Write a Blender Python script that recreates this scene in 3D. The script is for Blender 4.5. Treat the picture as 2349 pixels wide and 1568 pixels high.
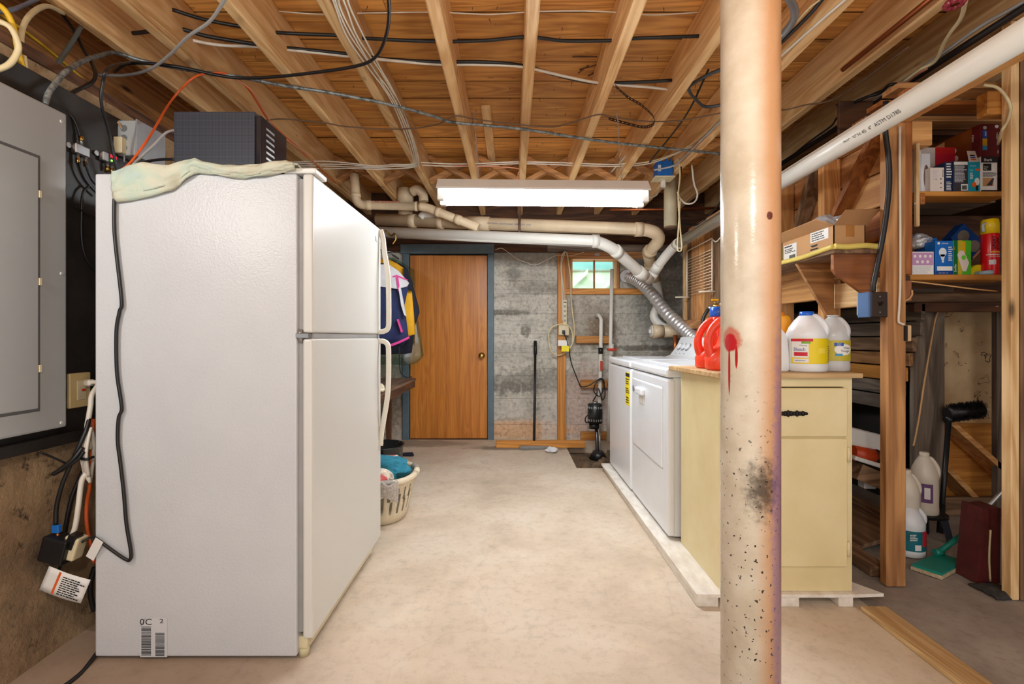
import bpy, bmesh, math, random
from mathutils import Vector as V, Matrix, noise as mnoise
random.seed(7)
PI = math.pi
for o in list(bpy.data.objects): bpy.data.objects.remove(o)
S = bpy.context.scene
C = S.collection
# ---------------------------------------------------------------- camera
F, CX, CY, HC = 1100.0, 1175.0, 772.0, 1.10      # focal length (px), vanishing point, lens height
cam = bpy.data.cameras.new('camera'); cam.sensor_fit = 'HORIZONTAL'; cam.sensor_width = 36
cam.lens = F/2349*36; cam.shift_x = (1174.5-CX)/2349; cam.shift_y = -(784-CY)/2349; cam.clip_start = 0.02
co = bpy.data.objects.new('camera', cam); C.objects.link(co)
co.location = (0, 0, HC); co.rotation_euler = (PI/2, 0, 0); S.camera = co
# ---------------------------------------------------------------- world, exposure
w = bpy.data.worlds.new('world'); S.world = w; w.use_nodes = True
w.node_tree.nodes['Background'].inputs[0].default_value = (1.0, 0.98, 0.96, 1)
w.node_tree.nodes['Background'].inputs[1].default_value = 1.0
S.view_settings.view_transform = 'Standard'; S.view_settings.look = 'None'
S.view_settings.gamma = 1; S.view_settings.use_curve_mapping = False; S.view_settings.exposure = 0.40
TUBE_STRENGTH = 75.0          # fluorescent tube emission
BULB_L, BULB_R = 20.0, 32.0   # ceiling bulbs behind the camera (W)
def lamp(name, kind, loc, energy, color=(1,1,1), rot=None, **kw):
    l = bpy.data.lights.new(name, kind); l.energy = energy; l.color = color
    for k, v in kw.items(): setattr(l, k, v)
    o = bpy.data.objects.new(name, l); C.objects.link(o); o.location = loc
    if rot: o.rotation_euler = rot
    return o
lamp('daylight_over_window_well', 'AREA', (0.85, 5.75, 2.9), 75, (0.92, 0.98, 1.0), (0, 0, 0), shape='RECTANGLE', size=1.6, size_y=0.7)
# ---------------------------------------------------------------- projection helpers (photo pixel at a known depth / plane -> place)
def P(px, py, Y): return V(((px-CX)*Y/F, Y, HC-(py-CY)*Y/F))
def PZ(px, py, Z): return P(px, py, F*(Z-HC)/(CY-py))
def PX(px, py, X): return P(px, py, X*F/(px-CX))
def lin(c): return tuple((x/12.92 if x <= .04045 else ((x+.055)/1.055)**2.4) for x in c)
def rgb(r, g, b): return (*lin((r/255, g/255, b/255)), 1)
# ---------------------------------------------------------------- materials
MATS = {}
class NT:
    def __init__(s, name):
        s.m = bpy.data.materials.new(name); s.m.use_nodes = True; s.t = s.m.node_tree
        s.b = s.t.nodes['Principled BSDF']
    def n(s, typ, **kw):
        nd = s.t.nodes.new(typ)
        for k, v in kw.items():
            if k.startswith('i_'):
                key = k[2:]; key = int(key) if key.isdigit() else key.replace('_', ' ')
                nd.inputs[key].default_value = v
            else: setattr(nd, k, v)
        return nd
    def l(s, a, ao, b, bi): s.t.links.new(a.outputs[ao], b.inputs[bi])
    def ramp(s, src, so, stops):
        r = s.n('ShaderNodeValToRGB'); e = r.color_ramp.elements
        while len(e) < len(stops): e.new(0.5)
        for i, (p, c) in enumerate(stops): e[i].position = p; e[i].color = c if len(c) == 4 else (*c, 1)
        s.l(src, so, r, 'Fac'); return r
    def mix(s, fac, a, b, mode='MIX'):
        m = s.n('ShaderNodeMix', data_type='RGBA', blend_type=mode)
        for x, idx in ((fac, 0), (a, 6), (b, 7)):
            if isinstance(x, (int, float)): m.inputs[idx].default_value = x
            elif isinstance(x, tuple) and not hasattr(x[0], 'outputs'): m.inputs[idx].default_value = x
            else: s.l(x[0], x[1], m, idx)
        return (m, 2)
    def math(s, op, a, b=0.0, clamp=False):
        m = s.n('ShaderNodeMath', operation=op); m.use_clamp = clamp
        for i, x in enumerate((a, b)):
            if isinstance(x, (int, float)): m.inputs[i].default_value = x
            else: s.l(x[0], x[1], m, i)
        return (m, 0)
    def coords(s, world=False, rnd=True, scale=(1,1,1)):
        if world: c = (s.n('ShaderNodeNewGeometry'), 'Position')
        else:
            c = (s.n('ShaderNodeTexCoord'), 'Object')
            if rnd:
                oi = s.n('ShaderNodeObjectInfo'); mu = s.math('MULTIPLY', (oi, 'Random'), 37.0)
                cb = s.n('ShaderNodeCombineXYZ')
                for i in range(3): s.l(mu[0], 0, cb, i)
                ad = s.n('ShaderNodeVectorMath', operation='ADD'); s.l(c[0], c[1], ad, 0); s.l(cb, 0, ad, 1); c = (ad, 0)
        mp = s.n('ShaderNodeMapping'); mp.inputs['Scale'].default_value = scale; s.l(c[0], c[1], mp, 'Vector'); return mp
    def noise(s, mp, scale, detail=4, rough=.55, dist=0.0):
        n = s.n('ShaderNodeTexNoise'); n.inputs['Scale'].default_value = scale; n.inputs['Detail'].default_value = detail
        n.inputs['Roughness'].default_value = rough; n.inputs['Distortion'].default_value = dist
        s.l(mp, 0, n, 'Vector'); return n
    def bump(s, src, so, strength, dist=.01):
        b = s.n('ShaderNodeBump'); b.inputs['Strength'].default_value = strength; b.inputs['Distance'].default_value = dist
        s.l(src, so, b, 'Height'); s.l(b, 0, s.b, 'Normal'); return b
    def out(s, col=None, rough=.5, metal=0.0, **kw):
        if col is not None:
            if isinstance(col, tuple) and hasattr(col[0], 'outputs'): s.l(col[0], col[1], s.b, 'Base Color')
            else: s.b.inputs['Base Color'].default_value = col
        s.b.inputs['Roughness'].default_value = rough; s.b.inputs['Metallic'].default_value = metal
        for k, v in kw.items(): s.b.inputs[k.replace('_', ' ')].default_value = v
        return s.m
def flat(name, col, rough=.5, metal=0.0, var=.12, nscale=9, bump=0.0, bscale=60, **kw):
    if name in MATS: return MATS[name]
    t = NT(name); mp = t.coords(); n = t.noise(mp, nscale, 5)
    dk = tuple(c*(1-var) for c in col[:3])+(1,); lt = tuple(min(1, c*(1+var*.6)) for c in col[:3])+(1,)
    r = t.ramp(n, 'Fac', [(.3, dk), (.7, lt)])
    if bump: t.bump(t.noise(mp, bscale, 3), 'Fac', bump)
    MATS[name] = t.out((r, 0), rough, metal, **kw); return MATS[name]
def wood(name, axis, light, dark, rough=.65, fine=1.0, knots=True, bump=.25, contrast=1.0):
    if name in MATS: return MATS[name]
    t = NT(name); sc = [36*fine]*3; sc[axis] = 1.3*fine
    mp = t.coords(scale=tuple(sc)); n1 = t.noise(mp, 1.0, 6, .62, .6)
    sc2 = [5.0]*3; sc2[axis] = .55
    mp2 = t.coords(scale=tuple(sc2)); n2 = t.noise(mp2, 1.0, 3, .5, 1.2)
    rings = t.math('SINE', t.math('MULTIPLY', (n2, 'Fac'), 46.0)); rings = t.math('MULTIPLY_ADD', rings, .5); rings[0].inputs[2].default_value = .5
    f = t.math('ADD', t.math('MULTIPLY', (n1, 'Fac'), .75), t.math('MULTIPLY', rings, .28*contrast))
    col = t.ramp(f[0], 0, [(.25, dark), (.52, tuple((a+b)/2 for a, b in zip(light, dark))), (.75, light)])
    c = (col, 0)
    oi = t.n('ShaderNodeObjectInfo'); br = t.n('ShaderNodeHueSaturation'); t.l(c[0], c[1], br, 'Color')
    v = t.math('MULTIPLY_ADD', (oi, 'Random'), .42); v[0].inputs[2].default_value = .79; t.l(v[0], 0, br, 'Value'); c = (br, 0)
    if knots:
        sk = [3.2]*3; sk[axis] = 1.1
        mk = t.coords(scale=tuple(sk)); vo = t.n('ShaderNodeTexVoronoi'); vo.inputs['Scale'].default_value = 1.3; t.l(mk, 0, vo, 'Vector')
        kr = t.ramp(vo, 'Distance', [(.03, (1,1,1)), (.085, (0,0,0))])
        c = t.mix((kr, 0), c, tuple(x*.28 for x in dark[:3])+(1,))
    if name.startswith('wood_deck') or name.startswith('wood_joist'):      # dark resin flecks and nail stains
        sk = [22.0]*3; sk[axis] = 7.0
        mk = t.coords(scale=tuple(sk)); vo = t.n('ShaderNodeTexVoronoi'); vo.inputs['Scale'].default_value = 1.0; t.l(mk, 0, vo, 'Vector')
        gate = t.ramp(vo, 'Color', [(.80, (0,0,0)), (.82, (1,1,1))]); kr = t.ramp(vo, 'Distance', [(.10, (1,1,1)), (.20, (0,0,0))])
        c = t.mix(t.math('MULTIPLY', t.math('MULTIPLY', (gate, 0), (kr, 0)), .8 if 'deck' in name else .45), c, tuple(x*.22 for x in dark[:3])+(1,))
    t.bump(n1, 'Fac', bump, .004)
    MATS[name] = t.out(c, rough); return MATS[name]
def W(kind, axis):
    a = 'xyz'[axis]
    d = {'joist': (rgb(240,204,150), rgb(204,154,98), .62), 'deck': (rgb(236,176,96), rgb(178,116,54), .5),
         'stud': (rgb(226,172,108), rgb(176,116,62), .6), 'pale': (rgb(232,200,150), rgb(190,146,92), .6),
         'old': (rgb(150,118,88), rgb(88,62,42), .8), 'dark': (rgb(112,72,44), rgb(58,34,20), .75),
         'red': (rgb(190,118,58), rgb(124,68,30), .5), 'post': (rgb(204,150,94), rgb(140,92,52), .6),
         'grey': (rgb(134,118,102), rgb(78,66,56), .85), 'orange': (rgb(218,152,70), rgb(170,104,40), .55)}[kind]
    return wood('wood_%s_%s' % (kind, a), axis, d[0], d[1], d[2])
# ---------------------------------------------------------------- mesh helpers
def nb(): return bmesh.new()
def bevel(bm, w, seg=1, geom=None):
    bmesh.ops.bevel(bm, geom=geom or list(bm.edges), offset=w, segments=seg, profile=.5, affect='EDGES', clamp_overlap=True)
def box(x0, x1, y0, y1, z0, z1, bv=0.0, seg=1, bm=None):
    t = nb(); bmesh.ops.create_cube(t, size=1)
    for v in t.verts: v.co = V((x0+(v.co.x+.5)*(x1-x0), y0+(v.co.y+.5)*(y1-y0), z0+(v.co.z+.5)*(z1-z0)))
    if bv: bevel(t, bv, seg)
    return join(bm, t)
def join(bm, t):
    if bm is None: return t
    me = bpy.data.meshes.new('tmp'); t.to_mesh(me); t.free(); bm.from_mesh(me); bpy.data.meshes.remove(me); return bm
def frame(d, up=V((0,0,1))):
    z = d.normalized(); x = up.cross(z)
    if x.length < 1e-4: x = V((1,0,0)).cross(z)
    if x.length < 1e-4: x = V((0,1,0)).cross(z)
    x.normalize(); y = z.cross(x); return x, y, z
def beam(a, b, wd, ht, up=V((0,0,1)), bv=0.0, bm=None):
    a, b = V(a), V(b); x, y, z = frame(b-a, V(up)); L = (b-a).length
    t = nb(); bmesh.ops.create_cube(t, size=1)
    if bv:
        for v in t.verts: v.co = V((v.co.x*wd, v.co.y*ht, v.co.z*L))
        bevel(t, bv)
        for v in t.verts: v.co = (a+b)/2 + x*v.co.x + y*v.co.y + z*v.co.z
    else:
        for v in t.verts: v.co = (a+b)/2 + x*v.co.x*wd + y*v.co.y*ht + z*v.co.z*L
    return join(bm, t)
def smooth_pts(pts, sub=6):
    pts = [V(p) for p in pts]
    if len(pts) < 3 or sub < 2: return pts
    out = []
    for i in range(len(pts)-1):
        p0 = pts[i-1] if i else pts[0]*2-pts[1]; p1, p2 = pts[i], pts[i+1]
        p3 = pts[i+2] if i+2 < len(pts) else pts[-1]*2-pts[-2]
        for k in range(sub):
            t = k/sub
            out.append(.5*((2*p1)+(p2-p0)*t+(2*p0-5*p1+4*p2-p3)*t*t+(3*p1-p0-3*p2+p3)*t**3))
    out.append(pts[-1]); return out
def tube(pts, r, n=8, sub=6, flatten=1.0, bm=None, cap=True, rfun=None):
    pts = smooth_pts(pts, sub); t = nb(); rings = []
    x = None; N = len(pts)
    for i, p in enumerate(pts):
        d = pts[min(i+1, N-1)]-pts[max(i-1, 0)]
        if d.length < 1e-7: d = V((0,0,1))
        if x is None: x, y, z = frame(d)
        else:
            z = d.normalized(); x = (x-z*x.dot(z))
            if x.length < 1e-5: x = frame(d)[0]
            x.normalize(); y = z.cross(x)
        rr = rfun(i/(N-1)) if rfun else r
        rings.append([t.verts.new(p+x*math.cos(2*PI*k/n)*rr+y*math.sin(2*PI*k/n)*rr*flatten) for k in range(n)])
    for a, b in zip(rings, rings[1:]):
        for k in range(n): t.faces.new((a[k], a[(k+1) % n], b[(k+1) % n], b[k]))
    if cap: t.faces.new(rings[0][::-1]); t.faces.new(rings[-1])
    for f in t.faces: f.smooth = len(f.verts) == 4
    return join(bm, t)
def cyl(a, b, r, n=16, r2=None, bm=None):
    a, b = V(a), V(b); t = nb(); x, y, z = frame(b-a); r2 = r if r2 is None else r2
    A = [t.verts.new(a+x*math.cos(2*PI*k/n)*r+y*math.sin(2*PI*k/n)*r) for k in range(n)]
    B = [t.verts.new(b+x*math.cos(2*PI*k/n)*r2+y*math.sin(2*PI*k/n)*r2) for k in range(n)]
    for k in range(n): f = t.faces.new((A[k], A[(k+1) % n], B[(k+1) % n], B[k])); f.smooth = True
    t.faces.new(A[::-1]); t.faces.new(B); return join(bm, t)
def loft(secs, cap=True, bm=None, smooth=True):
    t = nb(); R = [[t.verts.new(V(p)) for p in s] for s in secs]; n = len(secs[0])
    for a, b in zip(R, R[1:]):
        for k in range(n): f = t.faces.new((a[k], a[(k+1) % n], b[(k+1) % n], b[k])); f.smooth = smooth
    if cap: t.faces.new(R[0][::-1]); t.faces.new(R[-1])
    return join(bm, t)
def sell(cx, cy, z, rx, ry, n=24, e=2.6, sy=0):      # superellipse ring
    o = []
    for k in range(n):
        a = 2*PI*k/n; c, s = math.cos(a), math.sin(a)
        o.append(V((cx+rx*math.copysign(abs(c)**(2/e), c), cy+ry*math.copysign(abs(s)**(2/e), s), z)))
    return o
def lathe(prof, c, n=24, bm=None, cap=True): return loft([[V((c[0]+r*math.cos(2*PI*k/n), c[1]+r*math.sin(2*PI*k/n), c[2]+z)) for k in range(n)] for r, z in prof], cap, bm)
def prism(poly, depth, o, ux, uy, bm=None, bv=0.0):  # polygon in the plane (o,ux,uy), extruded along ux x uy
    ux, uy = V(ux).normalized(), V(uy).normalized(); nz = ux.cross(uy); t = nb()
    A = [t.verts.new(V(o)+ux*p[0]+uy*p[1]) for p in poly]; B = [t.verts.new(v.co+nz*depth) for v in A]
    n = len(A); t.faces.new(A[::-1]); t.faces.new(B)
    for k in range(n): t.faces.new((A[k], A[(k+1) % n], B[(k+1) % n], B[k]))
    bmesh.ops.recalc_face_normals(t, faces=t.faces)
    if bv: bevel(t, bv)
    return join(bm, t)
def grid(fn, nu, nv, bm=None):
    t = nb(); g = [[t.verts.new(fn(i/nu, j/nv)) for j in range(nv+1)] for i in range(nu+1)]
    for i in range(nu):
        for j in range(nv): f = t.faces.new((g[i][j], g[i+1][j], g[i+1][j+1], g[i][j+1])); f.smooth = True
    return join(bm, t)
def thick(bm, d):
    bmesh.ops.recalc_face_normals(bm, faces=bm.faces); bmesh.ops.solidify(bm, geom=list(bm.faces), thickness=d); return bm
def xf(bm, M):
    bmesh.ops.transform(bm, matrix=M, verts=bm.verts); return bm
def rotz(bm, ang, c):
    return xf(bm, Matrix.Translation(V(c)) @ Matrix.Rotation(ang, 4, 'Z') @ Matrix.Translation(-V(c)))
WL = {}
def tag(o, label=None, cat=None, group=None, kind=None):
    for k, v in (('label', label), ('category', cat), ('group', group), ('kind', kind)):
        if v: o[k] = v
    return o
def ob(name, bm, mat, parent=None, label=None, cat=None, group=None, kind=None, fix=True):
    if isinstance(bm, bpy.types.Mesh): me = bm
    else:
        if fix: bmesh.ops.recalc_face_normals(bm, faces=bm.faces)
        me = bpy.data.meshes.new(name); bm.to_mesh(me); bm.free()
    xs = [v.co for v in me.vertices]
    lo = V([min(v[i] for v in xs) for i in range(3)]); hi = V([max(v[i] for v in xs) for i in range(3)])
    c = (lo+hi)/2
    if parent is None: c.z = lo.z
    me.transform(Matrix.Translation(-c))
    for m in (mat if isinstance(mat, (list, tuple)) else [mat]): me.materials.append(m)
    o = bpy.data.objects.new(name, me); C.objects.link(o); WL[o.name] = c
    if parent is not None: o.parent = parent; o.location = c-WL[parent.name]
    else: o.location = c
    return tag(o, label, cat, group, kind)
def thing(name, loc, label, cat, group=None, kind=None):
    o = bpy.data.objects.new(name, None); C.objects.link(o); o.location = loc; o.empty_display_size = .05; WL[o.name] = V(loc)
    return tag(o, label, cat, group, kind)
FONT = None
def text(s, o, right, up, h, mat, parent, name='lettering', bold=0.0, align='LEFT', squeeze=1.0, lift=.0012):
    cu = bpy.data.curves.new('t', 'FONT'); cu.body = s; cu.size = 1; cu.align_x = align; cu.offset = bold; cu.extrude = 0; cu.resolution_u = 2
    to = bpy.data.objects.new('t', cu); C.objects.link(to); dg = bpy.context.evaluated_depsgraph_get(); dg.update()
    me = bpy.data.meshes.new_from_object(to.evaluated_get(dg)); bpy.data.objects.remove(to); bpy.data.curves.remove(cu)
    r, u = V(right).normalized(), V(up).normalized(); n = r.cross(u); k = h/.72
    for v in me.vertices: v.co = V(o)+r*v.co.x*k*squeeze+u*v.co.y*k+n*lift
    if not len(me.vertices): return None
    return ob(name, me, mat, parent)
def decal(poly, o, right, up, mat, parent, name='label_patch', lift=.0004, th=.0003):  # thin printed patch standing on a surface
    r, u = V(right).normalized(), V(up).normalized(); n = r.cross(u)
    return ob(name, prism(poly, th, V(o)+n*lift, r, u), mat, parent)
def rect(x0, x1, y0, y1): return [(x0, y0), (x1, y0), (x1, y1), (x0, y1)]
def ell(cx, cy, rx, ry, n=20): return [(cx+rx*math.cos(2*PI*k/n), cy+ry*math.sin(2*PI*k/n)) for k in range(n)]
def lines(o, right, up, x0, x1, y0, y1, n, mat, parent, seed=1, name='small_print', lift=.0009):  # blocks of tiny print
    rd = random.Random(seed); bm = nb(); r, u = V(right).normalized(), V(up).normalized(); nn = r.cross(u); st = (y1-y0)/n
    for i in range(n):
        y = y1-(i+.75)*st; x = x0; end = x0+(x1-x0)*rd.uniform(.7, 1)
        while x < end:
            wv = rd.uniform(.08, .2)*(x1-x0); e = min(x+wv, end)
            bm = prism(rect(x, e, y, y+st*.5), .0002, V(o)+nn*lift, r, u, bm=bm); x = e+.025*(x1-x0)
    return ob(name, bm, mat, parent)
def barcode(o, right, up, x0, x1, y0, y1, mat, parent, seed=3, vert=False):
    rd = random.Random(seed); bm = nb(); r, u = V(right).normalized(), V(up).normalized(); nn = r.cross(u)
    a, b = (y0, y1) if vert else (x0, x1); t = a; tot = b-a
    while t < b:
        wv = rd.choice((.012, .018, .03))*tot; e = min(b, t+wv)
        bm = prism(rect(x0, x1, t, e) if vert else rect(t, e, y0, y1), .0002, V(o)+nn*.0009, r, u, bm=bm); t = e+rd.choice((.012, .02))*tot
    return ob('barcode', bm, mat, parent)
def cable(name, label, pts, r, mat, group=None, cat='cable', n=6, sub=6): return ob(name, tube(pts, r, n, sub), mat, None, label, cat, group)
# plain colour materials
white_pl = flat('white_plastic', rgb(232,232,228), .35, var=.04); cream_pl = flat('cream_plastic', rgb(222,208,172), .4, var=.08)
black_pl = flat('black_plastic', rgb(26,26,28), .4, var=.25); black_rub = flat('black_cable_jacket', rgb(24,24,26), .42, var=.2)
steel = flat('galvanised_steel', rgb(176,178,180), .35, .9, var=.15); darksteel = flat('dark_steel', rgb(92,92,94), .4, .9, var=.2)
brass = flat('brass', rgb(206,170,92), .22, 1.0, var=.1); copper = flat('copper', rgb(190,110,66), .35, .8, var=.15)
white_wire = flat('white_cable_jacket', rgb(226,218,204), .5, var=.1); grey_wire = flat('grey_cable_jacket', rgb(172,172,172), .5, var=.1)
yellow_wire = flat('yellow_cable_jacket', rgb(226,182,38), .5, var=.12); orange_wire = flat('orange_cable_jacket', rgb(228,98,40), .5, var=.12)
tan_wire = flat('tan_cable_jacket', rgb(206,160,106), .55, var=.12); red_wire = flat('red_cable_jacket', rgb(200,60,44), .5, var=.12)
cream_wire = flat('cream_cable_jacket', rgb(222,206,162), .5, var=.12); brown_wire = flat('brown_cable_jacket', rgb(112,86,66), .6, var=.2)
salmon_wire = flat('salmon_cable_jacket', rgb(226,150,120), .5, var=.12)
ink = flat('black_ink', rgb(28,28,32), .6, var=.05); paper = flat('white_paper', rgb(238,236,232), .6, var=.03)
red_pl = flat('red_plastic', rgb(206,62,36), .4, var=.1); pvc = None
# ================================================================ STRUCTURE
XL, YB, ZJ, ZD, YN = -1.65, 5.15, 2.42, 2.663, -0.9     # left wall, back wall, joist underside, deck underside, near end
def sepc(t, mp):
    s = t.n('ShaderNodeSeparateXYZ'); t.l(mp, 0, s, 0); return s
def blob(t, sx, sy, cx, cy, rx, ry, nz, amt=.9, soft=.35):     # irregular stain mask round (cx,cy)
    dx = t.math('MULTIPLY', t.math('SUBTRACT', sx, cx), 1/rx); dy = t.math('MULTIPLY', t.math('SUBTRACT', sy, cy), 1/ry)
    d = t.math('SQRT', t.math('ADD', t.math('MULTIPLY', dx, dx), t.math('MULTIPLY', dy, dy)))
    d = t.math('ADD', d, t.math('MULTIPLY', t.math('SUBTRACT', (nz, 'Fac'), .5), -amt*2))
    m = t.n('ShaderNodeMapRange'); m.interpolation_type = 'SMOOTHSTEP'
    m.inputs[1].default_value = 1+soft/2; m.inputs[2].default_value = 1-soft/2; t.l(d[0], 0, m, 0); return (m, 0)
def mat_floor(name, light, mid, dark, grain):
    t = NT(name); mp = t.coords(world=True); s = sepc(t, mp)
    n1 = t.noise(mp, 1.6, 6, .6, .4); n2 = t.noise(mp, 7, 6, .65); n3 = t.noise(mp, 70, 4, .7); n4 = t.noise(mp, 24, 8, .75)
    c = t.ramp(n1, 'Fac', [(.25, dark), (.5, mid), (.78, light)])
    c = t.mix(t.math('MULTIPLY', (t.ramp(n2, 'Fac', [(.45, (0,0,0)), (.75, (1,1,1))]), 0), .3), (c, 0), light)
    c = t.mix(t.math('MULTIPLY', (t.ramp(n2, 'Fac', [(.25, (1,1,1)), (.42, (0,0,0))]), 0), .35), c, tuple(x*.6 for x in dark[:3])+(1,))
    c = t.mix((t.ramp(n3, 'Fac', [(.68, (0,0,0)), (.78, (1,1,1))]), 0), c, tuple(x*.45 for x in dark[:3])+(1,))
    c = t.mix(t.math('MULTIPLY', (t.ramp(n4, 'Fac', [(.38, (1,1,1)), (.5, (0,0,0))]), 0), .22), c, tuple(x*.62 for x in dark[:3])+(1,))
    if grain:
        vo = t.n('ShaderNodeTexVoronoi', feature='DISTANCE_TO_EDGE'); vo.inputs['Scale'].default_value = .9
        mw = t.n('ShaderNodeVectorMath', operation='ADD'); t.l(mp, 0, mw, 0); sc = t.n('ShaderNodeVectorMath', operation='SCALE'); sc.inputs[3].default_value = .35
        t.l(t.noise(mp, 3.0, 4), 'Color', sc, 0); t.l(sc, 0, mw, 1); t.l(mw, 0, vo, 'Vector')
        c = t.mix(t.math('MULTIPLY', (t.ramp(vo, 'Distance', [(.002, (1,1,1)), (.008, (0,0,0))]), 0), .10), c, tuple(x*.5 for x in dark[:3])+(1,))
        st = blob(t, (s, 0), (s, 1), -1.45, 1.45, .75, .5, n1, .5, .8)          # rusty stain by the cords, with some of the corner's shadow painted in
        c = t.mix(t.math('MULTIPLY', st, .6), c, rgb(112,78,54))
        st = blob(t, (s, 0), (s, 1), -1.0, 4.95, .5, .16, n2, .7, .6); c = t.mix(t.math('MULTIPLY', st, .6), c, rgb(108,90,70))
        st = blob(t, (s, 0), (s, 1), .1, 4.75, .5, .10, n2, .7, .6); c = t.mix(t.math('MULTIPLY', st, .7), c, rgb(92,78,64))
    t.bump(t.noise(mp, 30, 5, .7), 'Fac', .12, .004)
    return t.out(c, .7)
m_floor = mat_floor('floor_concrete', rgb(228,216,200), rgb(212,194,172), rgb(182,164,142), True)
m_floor2 = mat_floor('closet_concrete', rgb(196,188,178), rgb(166,156,146), rgb(132,122,114), False)
m_dirt = flat('pit_dirt', rgb(104,84,62), .95, var=.45, nscale=16, bump=.8, bscale=30)
bm = nb()
for r in ((-1.65,.54,YN,5.4), (.54,1.15,YN,4.02), (.54,1.15,4.86,5.4), (1.15,1.455,YN,5.4)): box(r[0], r[1], r[2], r[3], -.12, 0, bm=bm)
floor = ob('floor', bm, m_floor, None, 'worn beige painted concrete basement floor', 'floor', kind='structure')
ob('closet_slab', box(1.455, 3.4, YN, 5.15, -.12, -.004), m_floor2, floor, 'bare grey concrete slab')
bm = box(.5, 1.2, 3.98, 4.9, -.13, -.075)
box(.49, .54, 3.9, 5.0, -.2, -.1195, bm=bm); box(.54, 1.25, 3.9, 4.02, -.2, -.1195, bm=bm); box(.54, 1.25, 4.86, 5.0, -.2, -.1195, bm=bm); box(1.15, 1.25, 3.9, 5.0, -.2, -.1195, bm=bm)
ob('pit_bottom', bm, m_dirt, floor)
rd = random.Random(4)
for i in range(16):
    x, y, z = rd.uniform(.6, 1.0), rd.uniform(4.25, 4.82), -.075
    t = nb(); bmesh.ops.create_icosphere(t, subdivisions=2, radius=rd.uniform(.03, .07))
    for v in t.verts: v.co = V((x, y, z))+v.co*(1+.5*mnoise.noise(v.co*22+V((i, 0, 0))))
    ob('rubble', t, m_dirt, floor)
# ---- left wall
t = NT('rough_foundation'); mp = t.coords(world=True); n1 = t.noise(mp, 3.2, 7, .65); n2 = t.noise(mp, 22, 6, .7)
c = t.ramp(n1, 'Fac', [(.3, rgb(108,90,70)), (.5, rgb(160,132,100)), (.7, rgb(192,164,126))])
c = t.mix((t.ramp(n2, 'Fac', [(.3, (1,1,1)), (.42, (0,0,0))]), 0), (c, 0), rgb(52,42,34))
t.bump(t.noise(mp, 11, 8, .7), 'Fac', .9, .03); m_found = t.out(c, .9)
bm = grid(lambda u, v: V((XL-.0+.016*mnoise.noise(V((0, YN+u*6.05, v*2.05))*5)+(.05*(max(0, .28-v*2.05)/.28)), YN+u*6.05, v*2.05)), 90, 30)
box(-2.25, XL-.03, YN, YB, 0, 2.05, bm=bm)
wl = ob('wall_left', bm, m_found, None, 'rough tan cast foundation wall behind the white fridge', 'wall', kind='structure', fix=False)
t = NT('black_painted_board'); mp = t.coords(world=True); n1 = t.noise(mp, 6, 6, .6); n2 = t.noise(mp, 40, 4, .7)
c = t.ramp(n1, 'Fac', [(.3, rgb(20,19,19)), (.7, rgb(52,47,44))]); c = t.mix((t.ramp(n2, 'Fac', [(.72, (0,0,0)), (.76, (1,1,1))]), 0), (c, 0), rgb(120,110,100))
t.bump(n1, 'Fac', .25); m_blackboard = t.out(c, .5)
ob('backing_board', box(XL-.02, -1.62, YN, 2.16, .73, 2.0, .004), m_blackboard, wl, 'black painted plywood backing board')
ob('backing_batten', box(-1.635, -1.597, YN, 1.85, .715, .755, .003), m_blackboard, wl)
ob('sill_plate', box(-2.25, XL+.005, YN, YB, 2.05, 2.09), W('dark', 1), wl)
ob('rim_board', box(-2.25, -2.2, YN, YB, 2.09, ZD), W('post', 1), wl)
# ---- back wall with door and window openings
t = NT('board_marked_concrete'); mp = t.coords(world=True); s = sepc(t, mp); X_, Z_ = (s, 0), (s, 2)
n1 = t.noise(mp, 3.0, 6, .6); n2 = t.noise(mp, 14, 6, .65); n3 = t.noise(mp, 55, 5, .7)
mps = t.coords(world=True, scale=(2.2, 1, 26)); ng = t.noise(mps, 1, 5, .6, .5)
c = t.ramp(n1, 'Fac', [(.28, rgb(172,169,158)), (.5, rgb(204,200,188)), (.72, rgb(224,221,210))]); c = (c, 0)
c = t.mix(t.math('MULTIPLY', (t.ramp(ng, 'Fac', [(.3, (1,1,1)), (.5, (0,0,0))]), 0), .45), c, rgb(120,114,104))
c = t.mix(t.math('MULTIPLY', (t.ramp(n3, 'Fac', [(.62, (0,0,0)), (.72, (1,1,1))]), 0), .5), c, rgb(86,80,72))
for cx, cz, rx, rz, col, amt, k in ((.02,1.78,.09,.08,(84,82,78),1.0,.55), (.12,1.97,.5,.12,(104,106,104),.8,.5), (.35,.62,.7,.13,(104,100,92),1.4,.6),
        (-.05,.56,.35,.06,(104,98,90),1.2,.5), (.15,1.16,.05,.06,(98,90,78),1.0,.7), (-.1,1.36,.3,.03,(96,88,78),.8,.7), (.30,1.62,.3,.05,(120,112,102),.8,.5),
        (.78,.35,.28,.45,(196,172,160),.6,.8), (.8,1.24,.35,.28,(150,138,124),.7,.7), (1.75,1.55,.45,.6,(92,92,88),.6,.6), (1.4,2.0,.6,.16,(84,82,78),.6,.6),
        (-1.35,.35,.35,.35,(196,172,150),.5,.7), (-1.3,1.0,.3,.8,(120,120,112),.6,.5), (.1,.10,.55,.10,(222,176,132),.35,.9), (.42,.22,.12,.3,(210,206,198),.9,.6),
        (.97,1.16,.16,.16,(120,98,76),.6,.8), (1.55,.98,.7,.03,(84,76,66),.9,.7)):
    c = t.mix(t.math('MULTIPLY', blob(t, X_, Z_, cx, cz, rx, rz, n2, amt, .7), k), c, rgb(*col))
mpd = t.coords(world=True, scale=(9, 1, 1.6)); nd = t.noise(mpd, 1, 6, .65, .3); nm = t.noise(mp, 26, 8, .72)
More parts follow.
